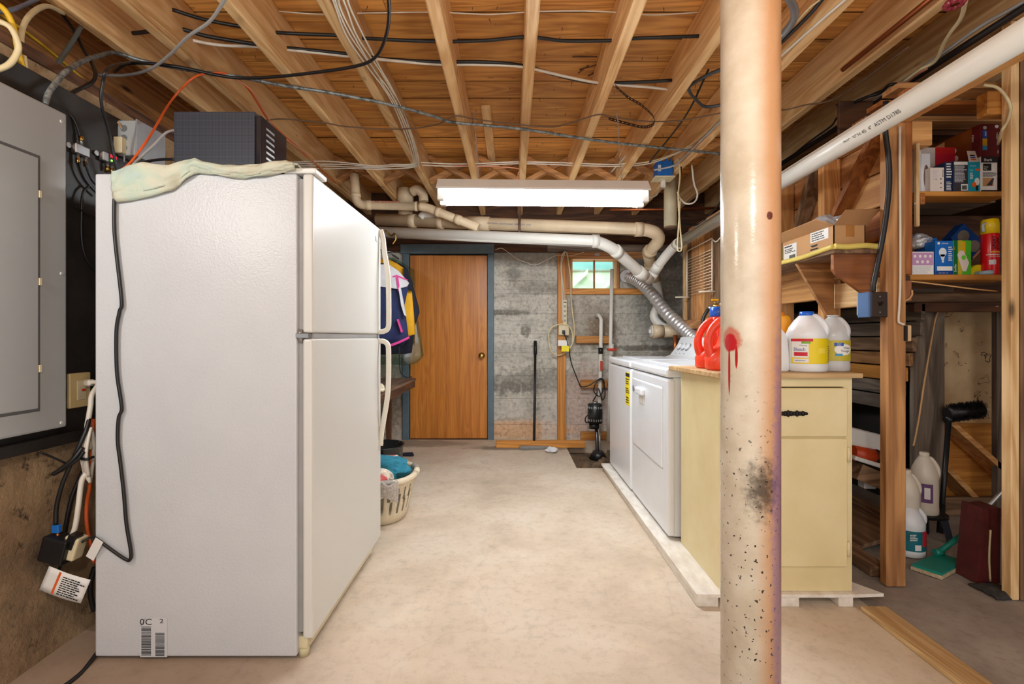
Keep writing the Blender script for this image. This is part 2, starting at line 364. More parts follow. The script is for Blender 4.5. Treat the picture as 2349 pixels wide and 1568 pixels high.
c = t.mix(t.math('MULTIPLY', (t.ramp(nm, 'Fac', [(.36, (1,1,1)), (.50, (0,0,0))]), 0), .55), c, rgb(112,106,94))
c = t.mix(t.math('MULTIPLY', (t.ramp(nm, 'Fac', [(.54, (0,0,0)), (.66, (1,1,1))]), 0), .45), c, rgb(224,220,208))
c = t.mix(t.math('MULTIPLY', (t.ramp(nd, 'Fac', [(.60, (0,0,0)), (.72, (1,1,1))]), 0), .5), c, rgb(226,222,212))
c = t.mix(t.math('MULTIPLY', (t.ramp(nd, 'Fac', [(.28, (1,1,1)), (.40, (0,0,0))]), 0), .45), c, rgb(104,96,84))
t.bump(t.math('ADD', (n2, 'Fac'), (nm, 'Fac'))[0], 0, .5, .008); m_back = t.out(c, .85)
wb = None
DX0, DX1, DZ1 = -1.17, -.197, 2.08          # door frame outside
WX0, WX1, WZ0, WZ1 = .585, 1.155, 1.56, 1.985
ob_bands = nb(); rd = random.Random(11); zs = [0, .16, .44, .68, .93, 1.13, 1.35, 1.56, 1.70, 1.86, 2.005]
for z0, z1 in zip(zs, zs[1:]):
    d = rd.uniform(-.005, .005)
    segs = [(-2.3, DX0), (DX1, 3.4)] if z0 < 1.55 else [(-2.3, DX0), (DX1, WX0), (WX1, 3.4)]
    for a, b in segs:
        t2 = box(a, b, YB+d, YB+.25, max(0, z0+.0006) if z0 else -.01, z1-.0006, .0014); join(ob_bands, t2)
wb = ob('wall_back', ob_bands, m_back, None, 'stained grey board-marked concrete wall behind the brown door', 'wall', kind='structure')
ob('sill_plate', box(DX1-.02, .37, YB-.03, YB+.2, 2.006, 2.085, .004), W('dark', 0), wb)
ob('sill_plate', box(.375, 3.4, YB-.03, YB+.2, 2.006, 2.085, .004), W('grey', 0), wb)
ob('sill_plate', box(-2.3, DX0, YB-.03, YB+.2, 2.006, 2.07, .004), W('dark', 0), wb)
ob('rim_board', box(-2.3, 3.4, YB+.05, YB+.1, 2.085, ZD), W('dark', 0), wb)
ob('wall_joint_filler', box(DX0, DX1, YB+.12, YB+.25, 0, 2.085), m_back, wb)
# ---- door
m_frame = flat('slate_blue_paint', rgb(92,112,124), .5, var=.14, nscale=14, bump=.08)
t = NT('lauan_veneer'); mp = t.coords(scale=(26, 1, .75)); n1 = t.noise(mp, 1, 6, .62, .5); mp2 = t.coords(scale=(5, 1, .5)); n2 = t.noise(mp2, 1, 3, .5, 1.5)
rg = t.math('SINE', t.math('MULTIPLY', (n2, 'Fac'), 60)); f = t.math('ADD', (n1, 'Fac'), t.math('MULTIPLY', rg, .06))
c = t.ramp(f[0], 0, [(.3, rgb(170,100,34)), (.5, rgb(196,122,46)), (.7, rgb(214,142,60))])
n3 = t.noise(t.coords(scale=(9, 1, 5)), 6, 4, .7); c = t.mix((t.ramp(n3, 'Fac', [(.735, (0,0,0)), (.77, (1,1,1))]), 0), (c, 0), rgb(232,196,150))
m_door = t.out(c, .33)
dr = thing('door_1', (-.68, YB, 0), 'flush brown wooden door with brass knob in a slate blue frame', 'door', kind='structure')
ob('door_slab', box(-1.093, -.268, YB-.015, YB+.03, .012, 1.972, .003), m_door, dr)
ob('jamb', box(DX0, -1.10, YB-.04, YB+.12, 0, 1.985, .003), m_frame, dr); ob('jamb', box(-.262, DX1, YB-.04, YB+.12, 0, 1.985, .003), m_frame, dr)
ob('door_head', box(DX0-.02, DX1+.004, YB-.055, YB+.12, 1.985, 2.085, .003), m_frame, dr)
ob('threshold', box(-1.1, -.262, YB-.02, YB+.1, 0, .01), W('dark', 0), dr)
kc = P(1105, 815, YB-.02)
def hl(prof, c, ax, n=20):  # lathe about a horizontal axis
    ax = V(ax); x, y, z = frame(ax); return loft([[V(c)+z*h+x*r*math.cos(2*PI*k/n)+y*r*math.sin(2*PI*k/n) for k in range(n)] for r, h in prof])
kn = ob('knob', hl([(.034,0),(.034,.004),(.014,.008),(.012,.03),(.026,.036),(.031,.05),(.026,.062),(.006,.066)], kc, (0,-1,0)), brass, dr)
# ---- window
wn = thing('window_1', (.87, YB, WZ0), 'small two-pane basement window in a brown wooden frame', 'window', kind='structure')
wm = W('post', 0); wmz = W('post', 2)
gx0, gx1, gz0, gz1 = P(1313,0,YB).x, P(1414,0,YB).x, P(0,661,YB).z, P(0,596,YB).z
ob('head', box(WX0-.02, WX1+.30, YB-.03, YB+.2, gz1+.01, WZ1+.02, .003), wm, wn); ob('sill', box(WX0-.03, WX1+.30, YB-.045, YB+.2, WZ0-.008, gz0-.004, .004), W('orange', 0), wn)
ob('stile', box(WX0-.02, gx0, YB-.02, YB+.2, gz0-.004, gz1+.01, .003), wmz, wn); ob('stile', box(gx1, gx1+.03, YB-.02, YB+.2, gz0-.004, gz1+.01, .003), wmz, wn)
ob('mullion', box((gx0+gx1)/2-.008, (gx0+gx1)/2+.008, YB+.0, YB+.04, gz0, gz1, .002), wmz, wn)
ob('muntin_latch', box(.88, .93, YB-.035, YB-.029, 1.965, 1.99), steel, wn)
tg = NT('window_glass'); tr = tg.n('ShaderNodeBsdfTransparent'); tr.inputs[0].default_value = (.9, .97, .93, 1); gl = tg.n('ShaderNodeBsdfGlossy'); gl.inputs['Roughness'].default_value = .05
mx = tg.n('ShaderNodeMixShader'); mx.inputs[0].default_value = .1; tg.l(tr, 0, mx, 1); tg.l(gl, 0, mx, 2); tg.l(mx, 0, tg.t.nodes['Material Output'], 0)
m_glass = tg.m
mid = (gx0+gx1)/2
ob('pane', box(gx0, mid-.008, YB+.018, YB+.021, gz0, gz1), m_glass, wn); ob('pane', box(mid+.008, gx1, YB+.018, YB+.021, gz0, gz1), m_glass, wn)
m_well = flat('pale_green_panel', rgb(206,232,206), .6, var=.05, nscale=3); m_teal = flat('teal_panel', rgb(120,176,176), .6, var=.12, nscale=6)
well = thing('window_2', (.87, 6.0, 1.2), 'pale green corrugated cover outside the small window', 'window well', kind='structure')
ob('panel', box(-.3, 2.0, 6.1, 6.12, 1.0, 1.945), m_well, well); ob('panel', box(-.3, 2.0, 6.08, 6.1, 1.95, 2.2), m_teal, well)
ob('brace_strip', prism([(0,0),(.34,.30),(.34,.36),(0,.05)], .01, (.62,6.08,1.6), (1,0,0), (0,0,1)), white_pl, well)
ob('brace_strip', prism([(0,0),(.34,.30),(.34,.36),(0,.05)], .01, (1.0,6.08,1.55), (1,0,0), (0,0,1)), white_pl, well)
# ---- ceiling: deck boards, joists, bridging
t2 = box(-2.3, 3.4, YN, 5.3, ZD+.05, ZD+.07)
ceil = ob('ceiling', t2, flat('gap_shade_underlay', rgb(26,20,16), .95), None, 'open ceiling of orange-brown joists and plank subfloor', 'ceiling', kind='structure')  # sheet coloured near-black so the gaps between planks look shaded
y = 2.308-.208*15; rd = random.Random(5)
while y < 5.3:
    dz = rd.uniform(-.003, .002)
    x1 = 3.4; x0 = -2.3; sp = rd.uniform(-1.2, 2.4)
    for a, b in ((x0, sp), (sp+.003, x1)) if rd.random() < .45 else ((x0, x1),):
        y0, y1 = max(y, YN)+.003, y+.208-.004      # near edge undercut, shaped to keep its lit face out of the seam
        ob('plank', prism([(y0, ZD+dz), (y1, ZD+dz), (y1, ZD+.048), (y0+.05, ZD+.048)], b-a, (a, 0, 0), (0,1,0), (0,0,1)), W('deck', 0), ceil)
    y += .208
    if y+.208 < YN: pass
JX = [-1.81, -1.553, -1.137, -.746, -.316, .084, .507, .915, 1.32, 1.71, 2.11, 2.52, 2.93]
JW = .055
for x in JX:
    jit = rd.uniform(-.004, .004)
    ob('joist', box(x-JW/2, x+JW/2, YN, YB+.05, ZJ+jit, ZD-.001, .007), W('joist', 1), ceil)
for a, b in zip(JX[1:], JX[2:9]):
    for sgn in (0, 1):
        p = V((a+JW/2, 4.12+.045*sgn, ZJ+.02 if sgn else ZD-.03)); q = V((b-JW/2, 4.12+.045*sgn, ZD-.03 if sgn else ZJ+.02))
        ob('bridging_brace', beam(p, q, .04, .055, (0,1,0)), W('post', 0), ceil)
ob('bridging_brace', beam((1.35, 3.55, ZJ+.02), (1.68, 3.55, ZD-.06), .04, .06, (0,1,0)), W('stud', 0), ceil)
a, b = PZ(1114, 247, ZD-.022), PZ(1113, 392, ZD-.022)
ob('cleat', box(a.x-.033, a.x+.033, a.y, b.y, ZD-.022, ZD-.002, .003), W('pale', 1), ceil)
bm = nb(); rd = random.Random(21)
for i in range(190):                                # nail points coming through the deck
    x, yy = rd.uniform(-1.6, 1.5), 1.7+2.6*rd.random()
    if min(abs(x-j) for j in JX) < .05: continue
    d = V((rd.uniform(-.5, .5), rd.uniform(-.4, .4), -1)).normalized(); cyl((x, yy, ZD+.003), V((x, yy, ZD))+d*rd.uniform(.012, .035), .0022, 5, .0006, bm)
ob('nail_points', bm, darksteel, ceil, kind='stuff')
for (px, py, dx, dy) in ((1370,130,-.14,-.02), (1395,150,-.1,.09), (1330,160,.1,-.08), (545,150,.03,.05), (1350,150,-.05,.06)):
    p = PZ(px, py, ZD-.004); ob('splinter', beam(p, p+V((dx, dy, -.012)), .007, .004), W('dark', 0), ceil)
# ---- steel column
t = NT('painted_column'); g = t.n('ShaderNodeNewGeometry'); s = t.n('ShaderNodeSeparateXYZ'); t.l(g, 'Position', s, 0)
CXX, CYY, CR = .44, .887, .0505
th = t.math('ARCTAN2', t.math('SUBTRACT', (s, 0), CXX), t.math('MULTIPLY', t.math('SUBTRACT', (s, 1), CYY), -1.0)); sa = t.math('MULTIPLY', th, CR)
cb = t.n('ShaderNodeCombineXYZ'); t.l(sa[0], 0, cb, 0); t.l(s, 2, cb, 1)
n1 = t.noise(cb, 14, 5, .6); n2 = t.noise(cb, 60, 4, .65); n3 = t.noise(cb, 170, 3, .6); n5 = t.noise(cb, 115, 2, .5)
c = t.ramp(n1, 'Fac', [(.3, rgb(196,182,160)), (.55, rgb(212,200,180)), (.75, rgb(222,212,196))]); c = (c, 0); Z = (s, 2)
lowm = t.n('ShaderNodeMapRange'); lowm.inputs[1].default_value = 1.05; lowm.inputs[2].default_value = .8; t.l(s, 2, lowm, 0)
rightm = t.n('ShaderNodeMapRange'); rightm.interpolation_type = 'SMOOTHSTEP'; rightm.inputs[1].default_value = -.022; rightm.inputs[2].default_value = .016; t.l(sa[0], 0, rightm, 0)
c = t.mix(t.math('MULTIPLY', (rightm, 0), .85), c, rgb(200,142,92))                     # warm light on the right-hand side, painted into the colour
spk = t.ramp(n5, 'Fac', [(.655, (0,0,0)), (.67, (1,1,1))])
spm = t.math('MULTIPLY', (spk, 0), t.math('ADD', t.math('MULTIPLY', (lowm, 0), 1.2), .03, True)); c = t.mix(spm, c, rgb(48,44,48))
c = t.mix(t.math('MULTIPLY', blob(t, sa, Z, -.001, .835, .026, .040, n2, 1.3, 1.6), .85), c, rgb(44,34,32))
c = t.mix(t.math('MULTIPLY', blob(t, sa, Z, .034, .72, .018, .36, n2, .6, .9), .6), c, rgb(130,98,150))
c = t.mix(t.math('MULTIPLY', blob(t, sa, Z, -.058, 1.095, .020, .022, n2, .35, .4), .9), c, rgb(196,112,92))
c = t.mix(blob(t, sa, Z, -.059, 1.089, .014, .016, n2, .3, .25), c, rgb(188,36,44))
for dx, z0, z1 in ((-.0605, .995, 1.085), (-.046, 1.043, 1.085)): c = t.mix(blob(t, sa, Z, dx, (z0+z1)/2, .0026, (z1-z0)/2, n1, .1, .3), c, rgb(172,34,34))
c = t.mix(t.math('MULTIPLY', blob(t, sa, Z, .010, 1.312, .006, .007, n2, .5, .3), 1.0), c, rgb(98,40,24))
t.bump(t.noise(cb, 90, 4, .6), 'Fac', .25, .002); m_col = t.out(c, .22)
cl = thing('support_column', (CXX, CYY, 0), 'cream painted steel support column with a red paint splash and black specks', 'column')
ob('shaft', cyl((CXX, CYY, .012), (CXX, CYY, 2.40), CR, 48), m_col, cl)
ob('base_plate', box(CXX-.1, CXX+.1, CYY-.1, CYY+.1, 0, .012, .003), darksteel, cl); ob('cap_plate', box(CXX-.09, CXX+.09, CYY-.09, CYY+.09, 2.40, 2.415, .003), darksteel, cl)
# ---- right-hand stud wall (framing, planks, braces)
wr = thing('wall_right', (1.69, 3.2, 0), 'open wooden stud wall with planks behind the washer and cabinet', 'wall', kind='structure')
def rb(name, x0, x1, y0, y1, z0, z1, kind, ax, bv=.004): return ob(name, box(x0, x1, y0, y1, z0, z1, bv), W(kind, ax), wr)
rb('post', 1.645, 1.732, 2.105, 2.15, .0, 2.044, 'post', 2, .006)
rb('stud', 1.65, 1.742, 2.54, 2.59, .05, 2.044, 'stud', 2); rb('stud', 1.65, 1.742, 2.96, 3.01, .05, 2.044, 'stud', 2)
rb('blocking', 1.655, 1.70, 2.60, 2.95, 1.30, 1.50, 'stud', 1); rb('blocking', 1.66, 1.70, 2.16, 2.53, 1.245, 1.37, 'pale', 1); rb('blocking', 1.69, 1.72, 2.16, 2.53, 1.40, 1.53, 'stud', 1)
rb('bottom_plate', 1.40, 1.505, YN, 1.93, 0, .018, 'pale', 1); rb('bottom_plate', 1.645, 1.74, 2.2, 5.0, 0, .045, 'old', 1)
for i, z in enumerate([1.39, 1.555, 1.72, 1.885]): rb('sheathing_plank', 1.745, 1.765, 2.15, 4.4, z, z+.158, ['stud', 'red', 'stud', 'post'][i % 4], 1)
ob('diagonal_brace', beam((1.715, 2.92, 1.55), (1.715, 2.66, 2.09), .03, .10, (1,0,0)), W('old', 2), wr)
ob('diagonal_brace', beam((1.715, 2.52, 1.72), (1.715, 2.16, 2.12), .03, .09, (1,0,0)), W('red', 2), wr)
zz = [P(0, y_, 3.05).z for y_ in (940, 906, 872, 838, 806, 772, 738, 700)]; kinds = ['grey', 'grey', 'orange', 'post', 'old', 'grey', 'grey']
for i, (a, b) in enumerate(zip(zz, zz[1:])):
    rb('lap_plank', 2.39+.012*(i % 2), 2.415+.012*(i % 2), [2.98, 2.95, 2.92, 2.9, 2.86, 2.82, 2.80][i], 5.0, a+.004, b-.004, kinds[i], 1)
m_void = flat('void_shade', rgb(34,28,24), .95, var=.3)  # near-black colour stands in for the shade of the void behind the planks
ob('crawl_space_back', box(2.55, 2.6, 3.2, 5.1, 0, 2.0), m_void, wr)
# vertical planks of the far half
y = 3.25
for i in range(8):
    wdt = [.14, .17, .13, .15, .16, .14, .15, .12][i]; rb('vertical_plank', 1.60+.008*(i % 2), 1.64, y+.002, y+wdt-.002, .05, 2.044, ['post', 'stud', 'post', 'old'][i % 4], 2); y += wdt
rb('plank_cleat', 1.565, 1.60, 3.45, 4.42, 1.17, 1.25, 'post', 1); rb('corner_stud', 1.585, 1.65, 4.42, 4.46, 0, 2.044, 'pale', 2)
rb('top_plate', 1.64, 1.75, 1.2, 4.46, 2.045, 2.105, 'stud', 1)
# ---- closet niche under the stairs
cn = thing('wall_niche', (2.1, 2.4, 0), 'rough wooden closet under the stairs at the right', 'closet', kind='structure')
def nbx(name, x0, x1, y0, y1, z0, z1, kind, ax, bv=.004): return ob(name, box(x0, x1, y0, y1, z0, z1, bv), W(kind, ax), cn)
nbx('jamb_stud', 2.083, 2.117, 2.0, 2.045, 0, 2.42, 'pale', 2); nbx('jamb_stud', 2.119, 2.145, 1.995, 2.045, 0, 2.42, 'old', 2); nbx('jamb_stud', 2.147, 2.23, 1.985, 2.05, 0, 2.42, 'orange', 2)
nbx('header_block', 2.03, 2.25, 2.046, 2.10, 2.05, 2.15, 'orange', 0)
nbx('packing_strip', 1.742, 1.772, 2.12, 2.17, 1.375, 2.2, 'red', 2); nbx('packing_strip', 1.745, 1.768, 2.125, 2.16, 1.33, 1.372, 'dark', 2)
nbx('side_cleat', 1.832, 1.848, 2.17, 2.19, 1.60, 1.98, 'pale', 2); nbx('cleat_block', 1.85, 1.872, 2.17, 2.2, 1.70, 1.75, 'red', 0)
nbx('corner_block', 1.78, 1.93, 2.20, 2.26, 1.98, 2.09, 'stud', 0)
nbx('back_board', 1.80, 2.6, 2.66, 2.68, 1.84, 1.98, 'red', 0); nbx('back_board', 1.80, 2.6, 2.64, 2.66, 1.985, 2.40, 'dark', 0)
for i in range(5): ob('stair_board', box(1.74, 2.6, 2.16+.10*i, 2.255+.10*i, 2.22+.004*(i % 2)-.03*i, 2.245-.03*i), W(['post', 'red', 'post', 'dark', 'post'][i], 0), cn)
ob('slanted_rail', beam((2.26, 2.30, 2.06), (2.05, 2.62, 1.93), .03, .12), W('post', 1), cn)
nbx('wide_post', 2.425, 2.60, 2.88, 2.93, .0, 1.30, 'grey', 2); nbx('dark_post', 2.603, 2.655, 2.95, 3.0, 0, 1.30, 'dark', 2)
nbx('crossbeam', 1.95, 3.2, 2.86, 2.94, 1.305, 1.36, 'old', 0); nbx('crossbeam', 2.35, 3.2, 2.80, 2.85, 1.245, 1.30, 'dark', 0)
nbx('upper_back', 1.95, 3.25, 2.97, 3.0, 1.36, 1.85, 'dark', 0)
t = NT('water_stained_panel'); mp = t.coords(world=True); n1 = t.noise(mp, 9, 4, .5, .6); n2 = t.noise(mp, 5, 5)
c = t.ramp(n2, 'Fac', [(.3, rgb(176,142,100)), (.7, rgb(214,186,146))]); rng = t.math('ABSOLUTE', t.math('SUBTRACT', (n1, 'Fac'), .6))
c = t.mix((t.ramp(rng[0], 0, [(.004, (1,1,1)), (.012, (0,0,0))]), 0), (c, 0), rgb(86,58,40)); m_stain = t.out(c, .7)
ob('back_panel', box(2.62, 3.28, 3.10, 3.11, .56, 1.34), m_stain, cn); ob('back_panel', box(2.62, 3.28, 3.115, 3.125, 0, .56), W('orange', 0), cn)
ob('panel_batten', box(2.62, 3.28, 3.085, 3.10, .545, .575), W('pale', 0), cn)
ob('stringer', beam((2.64, 3.0, .62), (3.22, 3.0, .10), .03, .14, (0,1,0)), W('stud', 0), cn); ob('stringer', beam((2.62, 3.04, .36), (2.95, 3.04, .02), .03, .16, (0,1,0)), W('stud', 0), cn)
nbx('side_panel', 3.22, 3.25, 2.06, 3.1, 0, 2.3, 'old', 2); nbx('thin_stud', 2.965, 3.005, 2.93, 2.97, 0, 1.36, 'grey', 2)
nbx('floor_rail', 2.45, 3.2, 2.95, 2.99, .0, .11, 'old', 0)
wfr = ob('wall_far_right', box(3.3, 3.4, YN, 5.3, 0, ZD), W('dark', 1), None, 'dark boarded end wall of the crawl space', 'wall', kind='structure')
# ================================================================ LIGHT FITTINGS
m_tube = NT('tube_glow'); e = m_tube.n('ShaderNodeEmission'); e.inputs[0].default_value = (.89, .955, 1, 1); e.inputs[1].default_value = TUBE_STRENGTH
m_tube.l(e, 0, m_tube.t.nodes['Material Output'], 0); m_tube = m_tube.m
LY = 2.85
def shop_light():
    a, b = P(1007, 446, LY), P(1481, 450, LY)
    L = thing('shop_light', ((a.x+b.x)/2, LY, 1.88), 'long white shop light with glowing tubes hung on chains', 'light')
    prof = [(-.115,0),(-.11,.012),(-.05,.075),(.05,.075),(.11,.012),(.115,0),(.105,.004),(.046,.066),(-.046,.066),(-.105,.004)]
    bm = nb(); z0 = 1.935
    secs = [[V((x, LY+p[0], z0+dz+p[1])) for p in prof] for x, dz in ((a.x, .012), (b.x, 0))]
    ob('housing', loft(secs, True, None, False), white_pl, L)
    for dy in (-.055, .055):
        tb = ob('tube', cyl((a.x+.04, LY+dy, z0-.030+.011), (b.x-.04, LY+dy, z0-.030), .019, 16), m_tube, L)
        for x, dz in ((a.x+.02, .011), (b.x-.02, 0)): ob('tube_socket', box(x-.02, x+.02, LY+dy-.02, LY+dy+.02, z0-.052+dz, z0+.02+dz, .004), white_pl, tb)
    for x in (a.x+.24, b.x-.14):
        ch = nb(); top = V((x-.03, LY, ZJ+.02)); bot = V((x, LY, z0+.07)); n = 22
        for i in range(n):
            p, q = top.lerp(bot, i/n), top.lerp(bot, (i+.95)/n); d = (q-p)
            s = V((1,0,0)) if i % 2 else V((0,1,0)); m = (p+q)/2
            tube([m+d*.5*math.cos(k*PI/4)+s*.006*math.sin(k*PI/4) for k in range(9)], .0016, 5, 1, bm=ch, cap=False)
        ob('hanging_chain', ch, steel, L)
    return L
shop_light()
def bulb(x, y, z, en, col, label):
    L = thing('hanging_bulb', (x, y, z), label, 'light')
    ob('drop_cord', tube([(x, y, z+.13), (x, y, 2.41)], .004, 6, 1), black_rub, L); ob('ceiling_rose', cyl((x, y, 2.405), (x, y, 2.419), .04, 18), white_pl, L)
    ob('lamp_holder', lathe([(.010,.14),(.020,.13),(.022,.08),(.018,.07)], (x, y, z), 20), white_pl, L)
    mb = NT('bulb_glow'); e = mb.n('ShaderNodeEmission'); e.inputs[0].default_value = (*col, 1); e.inputs[1].default_value = 8; mb.l(e, 0, mb.t.nodes['Material Output'], 0)
    ob('bulb_glass', lathe([(.004,0),(.02,.004),(.03,.022),(.028,.04),(.016,.06),(.013,.07)], (x, y, z), 20), mb.m, L)
    l = lamp('bulb_light', 'POINT', (0,0,-.05), en, col, shadow_soft_size=.045); l.parent = L
bulb(-1.45, .55, 1.80, BULB_L, (1.0, .96, .91), 'bare bulb hanging from a joist on the fridge side')
bulb(.084, -.35, 1.95, BULB_R, (1.0, .91, .79), 'bare warm bulb hanging from the middle joist')
# ================================================================ REFRIGERATOR
t = NT('fridge_enamel'); mp = t.coords(rnd=False); n = t.noise(mp, 150, 3, .55); n0 = t.noise(mp, 2.5, 5); n4 = t.noise(mp, 38, 4, .7)
c = t.ramp(n0, 'Fac', [(.3, rgb(196,198,202)), (.7, rgb(204,206,209))]); c = t.mix((t.ramp(n4, 'Fac', [(.755, (0,0,0)), (.78, (1,1,1))]), 0), (c, 0), rgb(140,132,126))
t.bump(n, 'Fac', .35, .003); m_fr = t.out(c, .33)
t = NT('fridge_door_enamel'); mp = t.coords(rnd=False); n = t.noise(mp, 190, 3, .5); t.bump(n, 'Fac', .16, .0015); m_frd = t.out(rgb(214,213,208), .27)
m_gask = flat('grey_gasket', rgb(150,148,146), .6, var=.1); m_handle = flat('almond_handle', rgb(232,228,216), .35, var=.03)
FY0, FY1 = 1.631, 2.477
fr = thing('refrigerator', (-1.05, 2.05, 0), 'white top-freezer refrigerator with its textured side to the viewer', 'refrigerator')
ob('cabinet_body', box(-1.420, -.733, FY0, FY1, .012, 1.655, .006, 2), m_fr, fr)
ob('door_gasket', box(-.735, -.712, FY0+.012, FY1-.012, .09, 1.64), m_gask, fr)
fd = ob('freezer_door', box(-.714, -.678, FY0, FY1, 1.113, 1.655, .009, 3), m_frd, fr)
rdr = ob('fridge_door', box(-.714, -.678, FY0, FY1, .071, 1.094, .009, 3), m_frd, fr)
def handle(pts, par):
    ob('handle', tube(pts, .0095, 10, 8, flatten=1.4), m_handle, par)
hy = FY1-.03
handle([(-.672,hy,1.645),(-.660,hy,1.60),(-.652,hy,1.53),(-.640,hy,1.46),(-.632,hy,1.38),(-.630,hy,1.20),(-.634,hy,1.145),(-.655,hy,1.128),(-.68,hy,1.125)], fd)
handle([(-.68,hy,1.078),(-.655,hy,1.076),(-.636,hy,1.06),(-.631,hy,1.02),(-.632,hy,.86),(-.640,hy,.77),(-.655,hy,.68),(-.668,hy,.60),(-.672,hy,.545)], rdr)
ob('door_badge', box(-.6775, -.6755, FY1-.10, FY1-.06, 1.575, 1.60, .001), flat('pale_grey_badge', rgb(200,206,212), .3, .3), fd)
bm = box(-.735, -.69, FY0-.006, FY0+.05, 1.095, 1.112, .002); cyl((-.722, FY0+.004, 1.082), (-.722, FY0+.004, 1.125), .008, 10, None, bm)
ob('middle_hinge', bm, steel, fr)
ob('top_hinge_cover', box(-.78, -.668, FY0-.002, FY0+.10, 1.656, 1.674, .005, 2), white_pl, fr)
ob('gap_trim', box(-.71, -.684, FY0+.02, FY1-.01, 1.095, 1.112), m_gask, fr)
ob('toe_grille', box(-.74, -.705, FY0+.02, FY1-.02, .02, .068, .003), cream_pl, fr)
ob('levelling_foot', cyl((-.72, FY0+.03, 0), (-.72, FY0+.03, .03), .018, 12), flat('yellowed_plastic', rgb(196,186,150), .5), fr); ob('levelling_foot', cyl((-.72, FY1-.05, 0), (-.72, FY1-.05, .07), .016, 12), white_pl, fr)
for x in (-1.38,): 
    for yy in (FY0+.05, FY1-.05): ob('roller', cyl((x-.012, yy, .018), (x+.012, yy, .018), .018, 12), black_pl, fr)
Y0 = FY0-.0005; R_, U_ = (1,0,0), (0,0,1)
def fp(px, py): return V(((px-CX)*FY0/F, Y0, HC-(py-CY)*FY0/F))
st = decal(rect(0, .092, 0, .135), fp(322, 1506), R_, U_, flat('sticker_paper', rgb(206,207,210), .4, var=.03), fr, 'inventory_sticker')
text('0C', fp(321, 1432), R_, U_, .022, ink, st, squeeze=1.15); text('2', fp(366, 1428), R_, U_, .015, ink, st, squeeze=1.5)
ob('zero_slash', beam(fp(324, 1434)+V((0,-.001,0)), fp(335, 1416)+V((0,-.001,0)), .0012, .0008), ink, st)
barcode(fp(325, 1502), R_, U_, 0, .033, 0, .098, ink, st, 3, True); barcode(fp(357, 1503), R_, U_, 0, .031, 0, .080, ink, st, 5, True)
# ================================================================ PLATFORM, WASHER, DRYER, BASE CABINET
t = NT('whitewashed_board'); mp = t.coords(scale=(5,2,5)); n1 = t.noise(mp, 4, 6, .6); n2 = t.noise(mp, 30, 4, .7)
c = t.ramp(n1, 'Fac', [(.3, rgb(216,206,192)), (.6, rgb(240,234,224))]); c = t.mix((t.ramp(n2, 'Fac', [(.66, (0,0,0)), (.72, (1,1,1))]), 0), (c, 0), rgb(150,128,108))
m_wash = t.out(c, .7)
pf = thing('appliance_platform', (1.12, 2.95, 0), 'low white painted plywood platform under the washer, dryer and cabinet', 'platform')
ob('plywood_top', prism([(.75,1.948),(1.40,1.948),(1.515,1.955),(1.40,2.12),(1.58,2.3),(1.58,3.965),(.735,3.965)], .013, (0,0,.041), (1,0,0), (0,1,0)), m_wash, pf)
for x0, x1 in ((.752, .84), (1.08, 1.17), (1.33, 1.39)): ob('skid', box(x0, x1, 1.952, 3.95, 0, .041, .003), m_wash, pf)
m_appl = flat('appliance_enamel', rgb(232,235,240), .2, var=.02); m_seam = flat('grey_seam', rgb(96,98,102), .7)  # m_seam: mid-grey rim round the dryer door
ZP = .055
